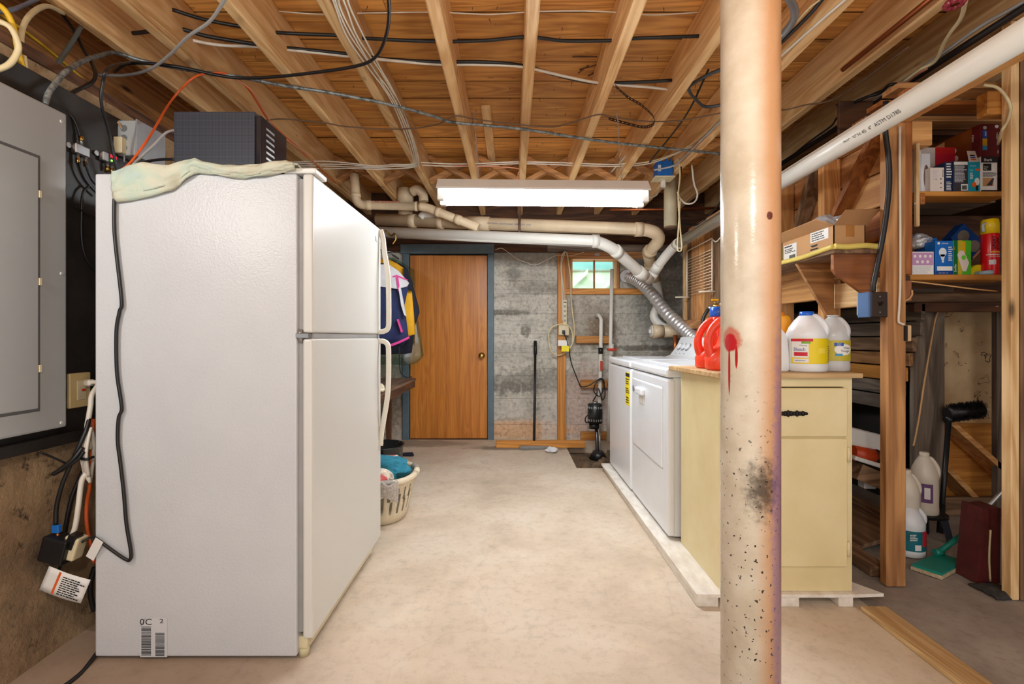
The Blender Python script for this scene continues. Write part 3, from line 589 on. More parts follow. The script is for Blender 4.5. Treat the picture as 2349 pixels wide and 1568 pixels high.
def appliance(name, label, y0, y1, x0, dryer):
    A = thing(name, ((x0+1.45)/2, (y0+y1)/2, ZP), label, 'dryer' if dryer else 'washer')
    ob('cabinet_body', box(x0+.03, 1.46, y0+.004, y1-.004, ZP+.012, .888, .006), m_appl, A)
    ob('front_panel', box(x0, x0+.045, y0, y1, ZP+.014, .884, .016, 3), m_appl, A)
    for yy in (y0+.06, y1-.06):
        for xx in (x0+.08, 1.40): ob('foot', cyl((xx, yy, ZP-.001), (xx, yy, ZP+.015), .02, 10), black_pl, A)
    tp = ob('top_panel', box(x0-.006, 1.46, y0-.003, y1+.003, .889, .938, .014, 3), m_appl, A)
    # raised console at the back
    prof = [(1.24, .936), (1.29, .955), (1.345, 1.03), (1.375, 1.095), (1.40, 1.10), (1.455, 1.085), (1.455, .936)]
    secs = [[V((x, y, z)) for x, z in prof] for y in (y0+.004, y0+.02, y1-.02, y1-.004)]
    cs = ob('console', loft(secs, True, None, False), m_appl, A)
    nrm = V((-(1.03-.955), 0, (1.345-1.29))).normalized(); nrm = V((-.80, 0, .60))
    for i, yy in enumerate([y1-.10, y1-.19, y1-.28, y0+.10]):
        cc = V((1.335, yy, 1.02)); kb = ob('knob', cyl(cc, cc+nrm*.02, .028, 18, .024), flat('grey_white_knob', rgb(222,224,228), .3), cs)
        ob('knob_ring', cyl(cc-nrm*.004, cc+nrm*.003, .034, 18), steel, kb)
    for i, yy in enumerate([y1-.10, y1-.19, y1-.28]): ob('dial_print', box(1.30, 1.303, yy-.012, yy+.012, .968, .972), ink, cs)
    if dryer:
        dz0, dz1, dy0, dy1 = .395, .835, y0+.075, y1-.02
        ob('door_seam', box(x0-.0015, x0+.02, dy0-.004, dy1+.004, dz0-.004, dz1+.004, .025, 3), m_seam, A)
        d = ob('dryer_door', box(x0-.006, x0+.02, dy0, dy1, dz0, dz1, .022, 3), m_appl, A)
        yy = dy1-.22; 
        ob('door_grip', box(x0-.035, x0-.003, yy-.10, yy+.04, .745, .79, .012, 3), m_appl, d); ob('grip_recess', box(x0-.010, x0-.004, yy-.08, yy+.02, .69, .75, .004, 2), white_pl, d)
        ob('badge', cyl((x0-.004, dy1-.05, .765), (x0-.009, dy1-.05, .765), .022, 20), flat('grey_badge', rgb(120,120,126), .5), d)
    else:
        lab = ob('energy_label', box(x0-.0012, x0+.001, y0+.015, y0+.14, .63, .855), flat('yellow_label', rgb(246,226,22), .5, var=.03), A)
        o = V((x0-.0013, y0+.135, .63)); rr = (0,-1,0)
        decal(rect(.005, .115, .195, .22), o, rr, U_, ink, lab, 'label_header'); lines(o, rr, U_, .01, .11, .14, .185, 3, ink, lab, 2); lines(o, rr, U_, .01, .11, .08, .12, 3, ink, lab, 4); lines(o, rr, U_, .02, .1, .01, .06, 3, ink, lab, 6)
    # recessed lid / top tray
    ob('top_lid' if not dryer else 'top_tray', box(x0+.10, 1.20, y0+.05, y1-.05, .938, .945, .004, 2), m_appl, A)
    return A
appliance('clothes_dryer', 'white front-loading dryer with a square door beside the yellow cabinet', 2.468, 3.205, .800, True)
appliance('washing_machine', 'white top-loading washer with a yellow energy label by the back wall', 3.225, 3.915, .795, False)
m_cab = flat('pale_yellow_paint', rgb(226,210,160), .45, var=.06, nscale=7)
t = NT('pale_yellow_worn'); mp = t.coords(); n1 = t.noise(mp, 5, 5); n2 = t.noise(mp, 60, 4, .7)
c = t.ramp(n1, 'Fac', [(.3, rgb(222,204,152)), (.7, rgb(234,218,172))]); c = t.mix((t.ramp(n2, 'Fac', [(.72, (0,0,0)), (.76, (1,1,1))]), 0), (c, 0), rgb(150,118,60)); m_cab = t.out(c, .42)
cb_ = thing('base_cabinet', (1.13, 2.2, .054), 'pale yellow base cabinet with one drawer and one door', 'cabinet')
cx0, cx1, cyf, cyb = .858, 1.398, 1.972, 2.44
bm = box(cx0+.0005, cx0+.018, cyf+.0205, cyb, .055, .93, .001); box(cx1-.018, cx1-.0005, cyf+.0205, cyb, .055, .93, bm=bm); box(cx0+.017, cx1-.017, cyb-.012, cyb-.002, .055, .93, bm=bm); box(cx0+.017, cx1-.017, cyf+.01, cyb-.01, .15, .165, bm=bm)
ob('carcass', bm, m_cab, cb_)
bm = box(cx0, cx0+.035, cyf, cyf+.02, .055, .93, .001); box(cx1-.035, cx1, cyf, cyf+.02, .055, .93, .001, bm=bm); box(cx0+.035, cx1-.035, cyf, cyf+.02, .895, .93, bm=bm); box(cx0+.035, cx1-.035, cyf, cyf+.02, .055, .155, bm=bm); box(cx0+.035, cx1-.035, cyf, cyf+.02, .678, .69, bm=bm)
ob('face_frame', bm, m_cab, cb_)
dw = ob('drawer', box(cx0+.040, cx1-.028, cyf-.014, cyf+.012, .692, .890, .003), m_cab, cb_)
ddr = ob('cabinet_door', box(cx0+.040, cx1-.028, cyf-.014, cyf+.012, .160, .684, .003), m_cab, cb_)
hz = HC-(948-CY)*1.955/F; hx = P(1808, 0, 1.955).x; bm = nb()
for i in range(13): 
    r = [.006,.011,.009,.013,.009,.011,.014,.011,.009,.013,.009,.011,.006][i]; t3 = nb(); bmesh.ops.create_uvsphere(t3, u_segments=8, v_segments=6, radius=1)
    for v in t3.verts: v.co = V((hx-.072+.012*i+v.co.x*.009, cyf-.018+v.co.y*.007, hz+v.co.z*r))
    join(bm, t3)
ob('pull_handle', bm, flat('black_iron', rgb(38,34,32), .5, .6), dw)
for z in (.62, .235): ob('hinge', cyl((cx1-.026, cyf-.017, z-.03), (cx1-.026, cyf-.017, z+.03), .006, 8), cream_pl, ddr)
ob('worktop', prism([(.836,1.945),(1.424,1.945),(1.424,2.455),(.80,2.455)], .02, (0,0,.932), (1,0,0), (0,1,0), bv=.002), W('pale', 0), cb_)
# ================================================================ CORNER SHELF with brackets on the stud wall
sh = thing('wall_shelf', (1.55, 2.6, 1.48), 'short plank shelf edged in yellow tape on the stud wall', 'shelf')
ob('shelf_board', box(1.445, 1.648, 2.155, 3.08, 1.475, 1.497, .003), W('old', 1), sh)
m_tape = flat('yellow_edging', rgb(226,204,106), .45, var=.1)
bm = tube([(1.440,3.08,1.495),(1.438,2.7,1.497),(1.438,2.4,1.493),(1.440,2.2,1.503),(1.445,2.158,1.506)], .012, 8, 6, 1.0); ob('edge_tape', bm, m_tape, sh)
ob('edge_tape', tube([(1.444,2.150,1.506),(1.50,2.147,1.503),(1.58,2.147,1.508),(1.66,2.150,1.502)], .013, 8, 6), m_tape, sh)
ob('bracket', prism([(0,0),(.19,0),(.19,-.22),(.012,-.09),(0,-.07)], .02, (1.455,2.19,1.475), (1,0,0), (0,0,1)), W('red', 0), sh)
ob('bracket', prism([(0,0),(.19,0),(.19,-.30),(.18,-.31)], .02, (1.455,2.47,1.475), (1,0,0), (0,0,1)), W('post', 0), sh)
ob('ledger', box(1.625, 1.648, 2.2, 3.05, 1.43, 1.474), W('stud', 1), sh)
# ================================================================ PIPES
m_pvc = flat('white_pvc', rgb(230,228,220), .35, var=.06, nscale=5); m_pvcc = flat('cream_pvc', rgb(226,204,170), .4, var=.14, nscale=6)
m_pvcg = flat('dirty_pvc', rgb(196,182,150), .5, var=.25, nscale=5); m_print = flat('grey_print', rgb(70,70,72), .6); m_blueprint = flat('blue_print', rgb(96,116,150), .6); m_redprint = flat('red_print', rgb(186,58,48), .6)
def ring(pts_a, pts_b, r): return cyl(pts_a, pts_b, r, 24)
def pipe(name, label, pts, r, mat, rings=(), sub=1, cat='pipe', n=24):
    o = thing(name, V(pts[0]), label, cat); ob('pipe_run', tube(pts, r, n, sub), mat, o)
    for a, b in rings: ob('coupling', ring(V(a), V(b), r*1.13), mat, o)
    return o
def arc(a, b, c, k=5):   # rounded corner points a->b->c
    a, b, c = V(a), V(b), V(c); return [((1-t)**2)*a+2*t*(1-t)*b+t*t*c for t in [i/k for i in range(k+1)]]
A = V((1.42, .9, 1.945)); B = V((1.42, 4.12, 1.896)); c1 = V((1.41, 4.25, 1.885)); Dn = P(1490, 641, 4.45); m1 = P(1508, 612, 4.36)
p = pipe('drain_pipe', 'long white plastic drain pipe running overhead along the stud wall', [A, B]+arc(B, c1, m1)+[Dn], .042, m_pvc,
     [(B+V((0,-.06,0)), B+V((0,.02,0))), (m1+(m1-Dn).normalized()*.03, m1+(Dn-m1).normalized()*.05), (Dn+(m1-Dn).normalized()*.09, Dn)])
q = V((1.42-.0475*.72, 1.55, 1.935-.0475*.72)); nn = V((-1,0,-1)).normalized()
text('PVC  SCH 40  4"  ASTM D1785', V((1.42, 2.0, 1.931))+V((-.72,0,-.69))*.0423, (0,-1,0), V((-.69,0,.72)), .016, m_print, p, lift=.0004)
text('PVC  SCH 40  4"  ASTM D1785', V((1.42, 2.9, 1.915))+V((-.72,0,-.69))*.0423, (0,-1,0), V((-.69,0,.72)), .016, m_print, p, lift=.0004)
a, b, c = P(870, 532, 4.42), P(1366, 553, 4.06), P(1400, 564, 4.06); d = P(1478, 634, 4.38)
pipe('drain_pipe', 'straight off-white drain pipe above the brown door, bending down at the right', [a, b]+arc(b, c, c.lerp(d, .2))+[d, P(1492, 640, 4.42)], .05, m_pvc,
     [(b+V((-.03,0,0)), b+V((.03,0,0))), (c.lerp(d, .12), c.lerp(d, .24)), (c.lerp(d, .8), d)])
a, b = P(865, 503, 4.62), P(1470, 526, 4.2); e1 = P(1522, 530, 4.18); e2 = P(1508, 556, 4.3); e3 = P(1487, 580, 4.45); e4 = P(1502, 640, 4.66)
p = pipe('drain_pipe', 'thick cream drain pipe under the joists, ending in an elbow', [a, b]+arc(b, e1, e2, 7)+[e3, e4], .056, m_pvcc,
     [(b+V((-.05,0,0)), b+V((.015,0,0))), (a.lerp(b, .13), a.lerp(b, .16)), (a.lerp(b, .245), a.lerp(b, .27)), (a.lerp(b, .37), a.lerp(b, .45)), (e3+(e2-e3)*.3, e3), (e4.lerp(e3, .5), e4.lerp(e3, .6))])
text('PVC-DWV  ASTM D2665  NSF-DWV  4 IN', P(1120, 517, 4.42)+V((0,-.03,0)), (b-a), (0,0,1), .016, m_blueprint, p, lift=.03)
v1 = P(813, 400, 4.1); v2 = P(816, 452, 4.1); v3 = P(838, 470, 4.2); v4 = P(958, 473, 4.3); v5 = P(1000, 484, 4.3); v6 = P(1098, 522, 4.25)
p = pipe('branch_pipe', 'thinner cream branch pipe angling down into the thick drain pipe', [v1, v2]+arc(v2, P(818,470,4.12), v3)+[v4]+arc(v4, P(980,474,4.3), v5)+[v6], .038, m_pvcc,
     [(v2+V((0,0,.03)), v2), (v3, v3+V((.05,.01,0))), (v4+V((-.03,0,0)), v4), (v5, v5+(v6-v5)*.1), (v5.lerp(v6, .45), v5.lerp(v6, .58))])
text('PVC SCH 40 DWV', P(862, 468, 4.2)+V((0,-.03,0)), (1,0,0), (0,0,1), .02, m_redprint, p, lift=.008)
cc = P(930, 0, 4.62); z1, z0 = P(0, 433, 4.62).z, P(0, 496, 4.62).z
p = pipe('toilet_drain', 'fat cream closet drain with an elbow under the joists', [V((cc.x, 4.62, z0)), V((cc.x, 4.62, z1))], .068, m_pvcc, [(V((cc.x,4.62,z1-.13)), V((cc.x,4.62,z1-.02)))])
e = P(945, 440, 4.55); ob('elbow', tube([e, P(958,435,4.53), P(970,446,4.53), P(972,462,4.53)], .045, 16, 5), m_pvcc, p)
tt = tube([P(965, 500, 4.5), P(975, 492, 4.5), P(1010, 497, 4.5), P(1045, 505, 4.5)], .035, 14, 5); ob('trap_arm', tt, m_pvc, p)
p = pipe('vent_pipe', 'stained stub of vent pipe hanging open between the joists', [P(1538, 405, 4.0), P(1538, 520, 4.0)], .053, m_pvcg)
ob('pipe_end', cyl(P(1538, 520, 4.0)+V((0,0,-.012)), P(1538, 520, 4.0)+V((0,0,.001)), .05, 24), W('old', 0), p)
cable('copper_pipe', 'thin rusty copper pipe crossing below the vent stub', [P(1400,481,4.55), P(1520,480,4.55), P(1660,476,4.55)], .012, copper, cat='pipe', sub=1)
# cleanout at the back wall
x0 = P(1496, 760, 4.62); p = thing('cleanout_pipe', x0, 'short white cleanout pipe with a screw cap by the back wall', 'pipe')
ob('pipe_run', cyl(x0+V((.03,0,0)), x0+V((.42,.0,0)), .058, 24), m_pvcc, p); ob('coupling', cyl(x0, x0+V((.10,0,0)), .066, 24), m_pvcc, p)
ob('screw_cap', cyl(x0+V((-.014,0,0)), x0, .055, 12), m_pvc, p); ob('cap_lug', box(x0.x-.03, x0.x-.014, 4.60, 4.64, x0.z-.02, x0.z+.02, .003), m_pvc, p)
pipe('branch_pipe', 'white waste pipe dropping behind the silver duct', [P(1504,640,4.78), P(1512,690,4.8), P(1500,724,4.8), P(1515,745,4.75), P(1545,757,4.65)], .042, m_pvc, sub=5)
cable('copper_pipe', 'short copper stub standing behind the washer', [P(1549,768,4.5), P(1549,830,4.5)], .02, copper, cat='pipe')
# dryer duct
t = NT('crinkled_foil'); mp = t.coords(); n = t.noise(mp, 60, 5, .7); t.bump(n, 'Fac', .5, .004); m_foil = t.out(rgb(232,234,236), .38, .75)
dpts = [P(1440,634,5.10), P(1462,644,4.95), P(1490,668,4.78), P(1530,718,4.5), P(1575,760,4.25), P(1610,790,4.05)]
du = thing('dryer_duct', dpts[-1], 'crinkled silver flexible dryer duct rising to the wall', 'duct')
bm = tube(smooth_pts(dpts, 26), .058, 20, 1, rfun=lambda s: .056+.007*math.sin(s*2*PI*34)); ob('flexible_hose', bm, m_foil, du)
ob('wall_collar', cyl(P(1436,632,5.145), P(1438,633,5.05), .068, 24), steel, du)
# supply pipes on the back wall
def valve(parent, c, horiz, mat=red_pl):
    v = ob('valve_body', cyl(V(c)+V((0,0,-.06)), V(c)+V((0,0,.06)), .027, 16), m_pvc, parent)
    ob('valve_handle', box(c[0]-(.05 if horiz else .012), c[0]+(.05 if horiz else .012), c[1]-.05, c[1]-.028, c[2]-(.012 if horiz else .05), c[2]+(.012 if horiz else .05), .004), mat, v)
YP = 5.06
s1 = pipe('supply_pipe', 'white plastic pipe with a red valve rising above the sump pump', [P(1368,726,5.14), P(1374,722,YP), P(1379,732,YP), P(1378,800,YP), P(1376,900,YP), P(1372,1020,YP)], .02, m_pvc, [(P(1378,795,YP), P(1378,812,YP))], 1, n=16)
valve(s1, P(1378, 838, YP), False); ob('rubber_coupling', cyl(P(1378,797,YP), P(1378,811,YP), .026, 16), black_pl, s1)
s2 = pipe('supply_pipe', 'tall white plastic pipe with a red valve in front of the window', [P(1404,617,YP-.01), P(1401,760,YP-.01), P(1399,900,YP-.01), P(1395,1012,YP-.01)], .02, m_pvc, [], 1, n=16)
valve(s2, P(1402, 801, YP-.01), True)
for py in (880, 993): ob('pipe_strap', cyl(P(1393,py,YP), P(1403,py,YP), .012, 8), steel, s2)
# perforated strap hanger over the pipes
st = ob('strap_hanger', tube([P(1191,470,4.3), P(1192,495,4.28), P(1191,520,4.22), P(1193,560,4.3)], .012, 6, 5, .25), flat('rusty_steel', rgb(110,84,70), .6, .5), None, 'rusty perforated strap hanging round the overhead drain pipes', 'strap')
# black gas pipe at right
gp = pipe('gas_pipe', 'long black iron pipe fixed under the joist at the right', [V((2.0,.9,2.385)), V((2.0,3.9,2.385))], .015, flat('black_iron_pipe', rgb(46,40,40), .45, .4), n=12)
va = PZ(2190, 8, 2.33); 
o = thing('water_valve', va, 'red knobbed shut-off valve between the joists at the top right', 'valve')
bm = nb()
for k in range(8): tt = nb(); bmesh.ops.create_icosphere(tt, subdivisions=2, radius=.012); xf(tt, Matrix.Translation(va+V((.024*math.cos(k*PI/4), .024*math.sin(k*PI/4), 0)))); join(bm, tt)
ob('valve_wheel', bm, flat('maroon_knob', rgb(150,50,66), .3), o); ob('valve_stem', cyl(va+V((0,0,-.005)), va+V((0,0,.09)), .01, 10), brass, o); ob('copper_line', tube([va+V((.0,-.5,.09)), va+V((0,.6,.09))], .012, 10, 1), copper, o)
# ================================================================ CEILING CABLES
def zc(z, *pp): return [PZ(x, y, z) for x, y in pp]
ZU = ZJ-.008
cable('power_cable', 'upper black power cable threaded through the joists', zc(2.53, (395,22),(470,45),(560,62),(640,75),(770,81),(840,88),(1000,95),(1110,93),(1210,85),(1300,94),(1400,93),(1455,88),(1595,83),(1680,80)), .008, black_rub)
cable('power_cable', 'lower black power cable threaded through the joists', zc(2.525, (240,58),(300,76),(400,65),(470,82),(545,95),(640,108),(790,123),(880,135),(1000,142),(1100,142),(1195,150),(1300,178),(1370,190),(1450,189),(1545,184)), .009, black_rub)
cable('power_cable', 'white power cable running just below the lower black one', zc(2.518, (430,90),(500,103),(590,107),(640,112),(720,120),(860,135),(1000,147),(1100,148),(1195,153),(1300,176),(1372,190),(1440,196),(1515,203),(1530,212),(1500,260),(1450,340),(1395,402)), .0075, white_wire)
cable('thin_wire', 'thin pale wire sagging along the deck boards near the top', zc(2.60, (640,26),(740,33),(830,30),(1000,28),(1120,33),(1220,27),(1330,25),(1410,28),(1500,34),(1600,28)), .003, white_wire, cat='wire')
t = NT('armoured_cable'); mp = t.coords(); n = t.noise(mp, 30, 4, .7); c = t.ramp(n, 'Fac', [(.35, rgb(70,76,80)), (.6, rgb(160,168,168))]); m_arm = t.out((c, 0), .4, .4)
def armour(s): return .0105
cable('armoured_cable', 'grey armoured cable sagging across the joists from the panel to the column',
      [PX(103,240,-1.585), P(112,212,1.64), P(130,188,1.68), P(150,165,1.73), P(190,140,1.88), P(230,127,2.06)]+zc(ZU-.004, (265,121),(330,140),(430,160),(540,175),(650,196),(760,213),(900,241),(1000,268),(1045,281),(1200,296),(1400,326),(1655,353),(1800,372)), .009, m_arm, n=8)
cable('coax_cable', 'pair of black coaxial cables looping below the joists', zc(ZU-.03, (262,165),(300,145),(400,152),(520,176),(600,178),(700,169),(815,152),(862,130),(886,80),(893,20),(885,-40)), .0075, black_rub)
cable('coax_cable', 'black coaxial cable drooping from the joist to the splitter', [PZ(300,142,ZU-.03), PX(250,155,-1.5), PX(236,190,-1.5), PX(233,240,-1.52), PX(252,310,-1.55), PX(266,380,-1.56), PX(272,420,-1.57)], .0055, black_rub)
cable('data_cable', 'light grey data cable looping across the near joists at the top left', zc(ZU-.05, (530,-30),(512,5),(480,50),(430,85),(390,125),(345,158),(290,172),(225,172)), .007, grey_wire)
cable('thermostat_wire', 'tan wire stapled along the underside of a left joist', zc(ZU, (300,-10),(340,35),(400,86),(470,160),(570,251),(600,286),(700,356),(760,402),(830,455)), .005, tan_wire, cat='wire')
cable('copper_wire', 'orange copper-coloured cable arching up to the joist behind the black modem', [PX(270,395,-1.48), PX(300,372,-1.45), PX(345,310,-1.45), PZ(392,232,2.22), PZ(440,181,2.33), PZ(480,168,2.39), PZ(525,171,ZU), PZ(570,205,ZU), PZ(620,280,ZU), PZ(690,345,ZU), PZ(770,420,ZU)], .0048, orange_wire)
cable('salmon_wire', 'pale salmon wire hanging beside the tan wire', zc(ZU-.01, (540,180),(580,210),(610,262),(640,305),(700,352)), .0045, salmon_wire, cat='wire')
cable('thin_wire', 'thin brown wire wandering across the middle of the joists', zc(ZU-.006, (600,277),(650,273),(740,281),(800,291),(920,296),(1000,286),(1045,266),(1100,275),(1250,291),(1300,284),(1370,263),(1400,268),(1480,278),(1560,276),(1655,259)), .004, brown_wire, cat='wire')
for i, dx in enumerate((0, 9, 17, 26, 36)):
    k = .3+.7*i/4; rj = random.Random(40+i); J = lambda: rj.uniform(-4, 4)
    cable('bundled_wire', 'one of five white wires stapled along a joist underside', zc(ZU+.002, (757+dx+J(),-20),(768+dx+J(),20),(800+dx*.9+J(),85),(850+dx*.8+J(),160+3*(i % 3)),(875+dx*.7+J(),200),(903+dx*.55+J(),245),(936+dx*.4+J()*.6,320),(948+dx*.35,366+2*i),(944,376+2*i),(900,378+3*i+J()*.7),(860,378+3*i+J()*.7),(800,374+3*i+J()*.7),(740,372+3*i+J()*.7),(670,369+3*i+J()*.7),(600,368+4*i)), .0042, white_wire, 'white wires on the joist', 'wire')
for i in range(2): cable('bundled_wire', 'one of two white wires crossing behind the shop light', zc(2.47, (955,372+6*i),(1060,376+5*i),(1190,371+4*i),(1320,374+5*i),(1420,377+4*i),(1500,368+4*i),(1600,330)), .005, white_wire, 'white wires behind the light', 'wire')
cable('hung_wire', 'thin wire running along the joists behind the shop light', [PZ(1040,380,2.45), PZ(1180,385,2.45), PZ(1188,400,2.4), PZ(1187,425,2.3)], .004, salmon_wire, cat='wire')
# perforated plumber's strap curl
m_strap = flat('brown_strap', rgb(72,58,52), .5, .5)
spts = zc(2.40, (1412,197),(1440,222),(1470,240),(1495,262),(1502,276),(1494,288),(1470,291),(1430,281),(1396,272)); sp = smooth_pts(spts, 8); bm = nb(); prev = None
for i, p in enumerate(sp):
    d = (sp[min(i+1, len(sp)-1)]-sp[max(i-1, 0)]).normalized(); s = V((0,0,1)) if True else 0
    wv = V((0, .35, .94))*.011; a, b = p+wv, p-wv; vs = [bm.verts.new(a), bm.verts.new(a.lerp(b, .32)), bm.verts.new(a.lerp(b, .68)), bm.verts.new(b)]
    if prev:
        for k in range(3):
            if k == 1 and i % 2: continue
            bm.faces.new((prev[k], vs[k], vs[k+1], prev[k+1]))
    prev = vs
thick(bm, .0012); ob('plumber_strap', bm, m_strap, None, 'curled brown perforated strap dangling from the joists', 'strap')
cable('power_cable', 'straight black cable slanting beside the column', [PZ(1625,160,2.5), PZ(1570,270,2.45), PZ(1490,372,2.44)], .006, black_rub)
cable('power_cable', 'thick grey cable looping behind the top of the column', zc(2.44, (1690,148),(1640,165),(1600,185),(1580,205),(1600,232),(1625,245),(1690,232)), .009, flat('slate_cable', rgb(62,66,72), .4))
cable('power_cable', 'dark cable running from the column along the right joist', zc(ZU, (1680,255),(1630,300),(1570,360),(1545,380),(1500,390)), .007, grey_wire)
cable('thin_wire', 'thin cream wires sagging above the blue junction box', zc(2.45, (1660,260),(1600,320),(1540,355),(1480,372),(1420,375)), .004, cream_wire, cat='wire')
cable('cord_loop', 'tan cord loop hanging beside the vent stub', [P(1556,362,3.7), P(1560,400,3.7), P(1556,450,3.7), P(1560,520,3.7), P(1564,565,3.7), P(1559,576,3.7), P(1554,565,3.7), P(1558,500,3.7), P(1560,460,3.7)], .0065, cream_wire, cat='cord')
cable('cord_loop', 'braided pale cord drooping from the joist beside the tan loop', [P(1587,378,3.72), P(1592,420,3.72), P(1600,445,3.72), P(1593,463,3.72), P(1575,467,3.72), P(1560,455,3.72), P(1553,436,3.72)], .007, white_wire, cat='cord')
cable('strap_strip', 'narrow rusty strap hanging with the tan cords', [P(1562,360,3.72), P(1561,400,3.72), P(1553,440,3.72)], .008, m_strap, cat='strap')
cable('power_cable', 'black cable drooping behind the white drain pipe', [P(1525,462,4.1), P(1535,490,4.1), P(1552,508,4.1), P(1600,515,4.1), P(1640,480,4.0), P(1665,440,3.9)], .008, black_rub)
# blue junction box with the shop light plugged in
jb = P(1521, 398, 3.88); o = thing('junction_box', jb, 'blue plastic outlet box on a joist with the light plugged in', 'outlet box')
m_blue = flat('blue_plastic', rgb(26,110,196), .4, var=.1)
ob('box_body', box(jb.x-.062, jb.x+.062, jb.y-.055, jb.y+.055, jb.z-.04, jb.z+.085, .004), m_blue, o); 
for dx in (-.03, .01, .045): ob('box_rib', box(jb.x+dx-.004, jb.x+dx+.004, jb.y-.060, jb.y+.055, jb.z-.03, jb.z+.10), m_blue, o)
ob('label_patch', box(jb.x-.056, jb.x-.034, jb.y-.0575, jb.y-.055, jb.z-.0, jb.z+.05), paper, o)
ob('cover_plate', box(jb.x-.085, jb.x+.075, jb.y-.075, jb.y+.06, jb.z-.052, jb.z-.04, .002), cream_pl, o)
ob('outlet_face', cyl((jb.x, jb.y, jb.z-.056), (jb.x, jb.y, jb.z-.05), .035, 18), cream_pl, o)
cb2 = thing('lamp_flex', jb+V((0,0,-.1)), 'white cord plugged into the blue box feeding the shop light', 'cord')
ob('plug', box(jb.x-.018, jb.x+.018, jb.y-.02, jb.y+.02, jb.z-.12, jb.z-.056, .006), white_wire, cb2)
ob('cord', tube([jb+V((0,0,-.12)), P(1515,432,3.7), P(1505,447,3.4), P(1490,452,3.1), P(1476,452,2.86)], .007, 8), white_wire, cb2)
# right side runs
cable('flex_conduit', 'shiny grey flexible conduit curving behind the column top', zc(2.46, (1800,-20),(1822,20),(1818,50),(1790,85),(1760,110)), .016, flat('grey_conduit', rgb(150,156,164), .3, .5), cat='conduit', n=10)
cable('power_cable', 'black cable along the joist beside the flexible conduit', zc(2.46, (1900,-20),(1860,30),(1800,90),(1770,120)), .009, black_rub)
cable('power_cable', 'white cable stapled along the joist just right of the column', zc(ZU, (1950,-10),(1880,50),(1785,135),(1700,215)), .006, white_wire)
cable('power_cable', 'thin white cable beside the black one near the column', zc(2.455, (1880,0),(1850,25),(1790,92),(1760,125)), .004, cream_wire)
cable('power_cable', 'pale cable dropping from the red valve to the gas pipe', [PZ(2215,0,2.36)]+zc(2.36, (2205,40),(2180,75),(2165,100),(2145,140),(2110,160),(2075,186)), .008, cream_wire)
cable('power_cable', 'grey cable running along the joist above the gas pipe', zc(2.41, (2349,5),(2250,60),(2180,110),(2080,180),(2035,210),(1990,232),(1950,248),(1930,243)), .008, grey_wire)
cable('power_cable', 'black cable looping twice along the gas pipe', zc(2.39, (2065,193),(2040,195),(2020,212),(1990,222),(1955,238),(1935,258),(1950,268),(1930,248),(1920,240)), .008, black_rub)
cable('power_cable', 'thin dark cable running along the joist to the column', zc(2.405, (2030,205),(1950,240),(1920,270),(1905,290),(1850,330),(1790,380)), .006, black_rub)
cable('thin_wire', 'loose thin brown wire stretched under the joist right of the column', zc(ZU, (1785,245),(1800,252),(1850,240),(1890,235),(1940,212),(2085,107)), .004, brown_wire, cat='wire')
cable('power_cable', 'salmon and white cable joint on the joist above the gas pipe', zc(2.385, (2145,150),(2110,165),(2080,186),(2070,192)), .009, salmon_wire)
# ================================================================ LEFT WALL: breaker panel, splitters, boxes, cords
m_panel = flat('grey_panel_enamel', rgb(168,172,174), .3, var=.05, nscale=3)
pn = thing('breaker_panel', (-1.585, 1.5, .783), 'grey steel breaker panel on the black board at the left edge', 'breaker panel')
ob('back_box', box(-1.62, -1.592, 1.30, 1.68, .80, 1.87), flat('black_metal', rgb(20,20,20), .5), pn)
ob('cover_plate', box(-1.592, -1.572, 1.28, 1.694, .783, 1.885, .007, 2), m_panel, pn)
ob('door_groove', box(-1.574, -1.5712, 1.27, 1.597, .852, 1.702, .001), flat('groove_grey', rgb(92,94,96), .6), pn)
dd = ob('panel_door', box(-1.576, -1.567, 1.275, 1.588, .862, 1.692, .004, 2), m_panel, pn)
for z in (1.573, 1.283, .994): ob('hinge', box(-1.574, -1.566, 1.5885, 1.598, z-.012, z+.012, .001), cream_pl, pn)
for z in (1.85, 1.32, .80): ob('screw', cyl((-1.573, 1.672, z), (-1.5685, 1.672, z), .007, 12, .005), flat('bright_screw', rgb(206,208,206), .5, .2), pn)
XBd = -1.62
def ppx(x, *pp): return [PX(a, b, x) for a, b in pp]
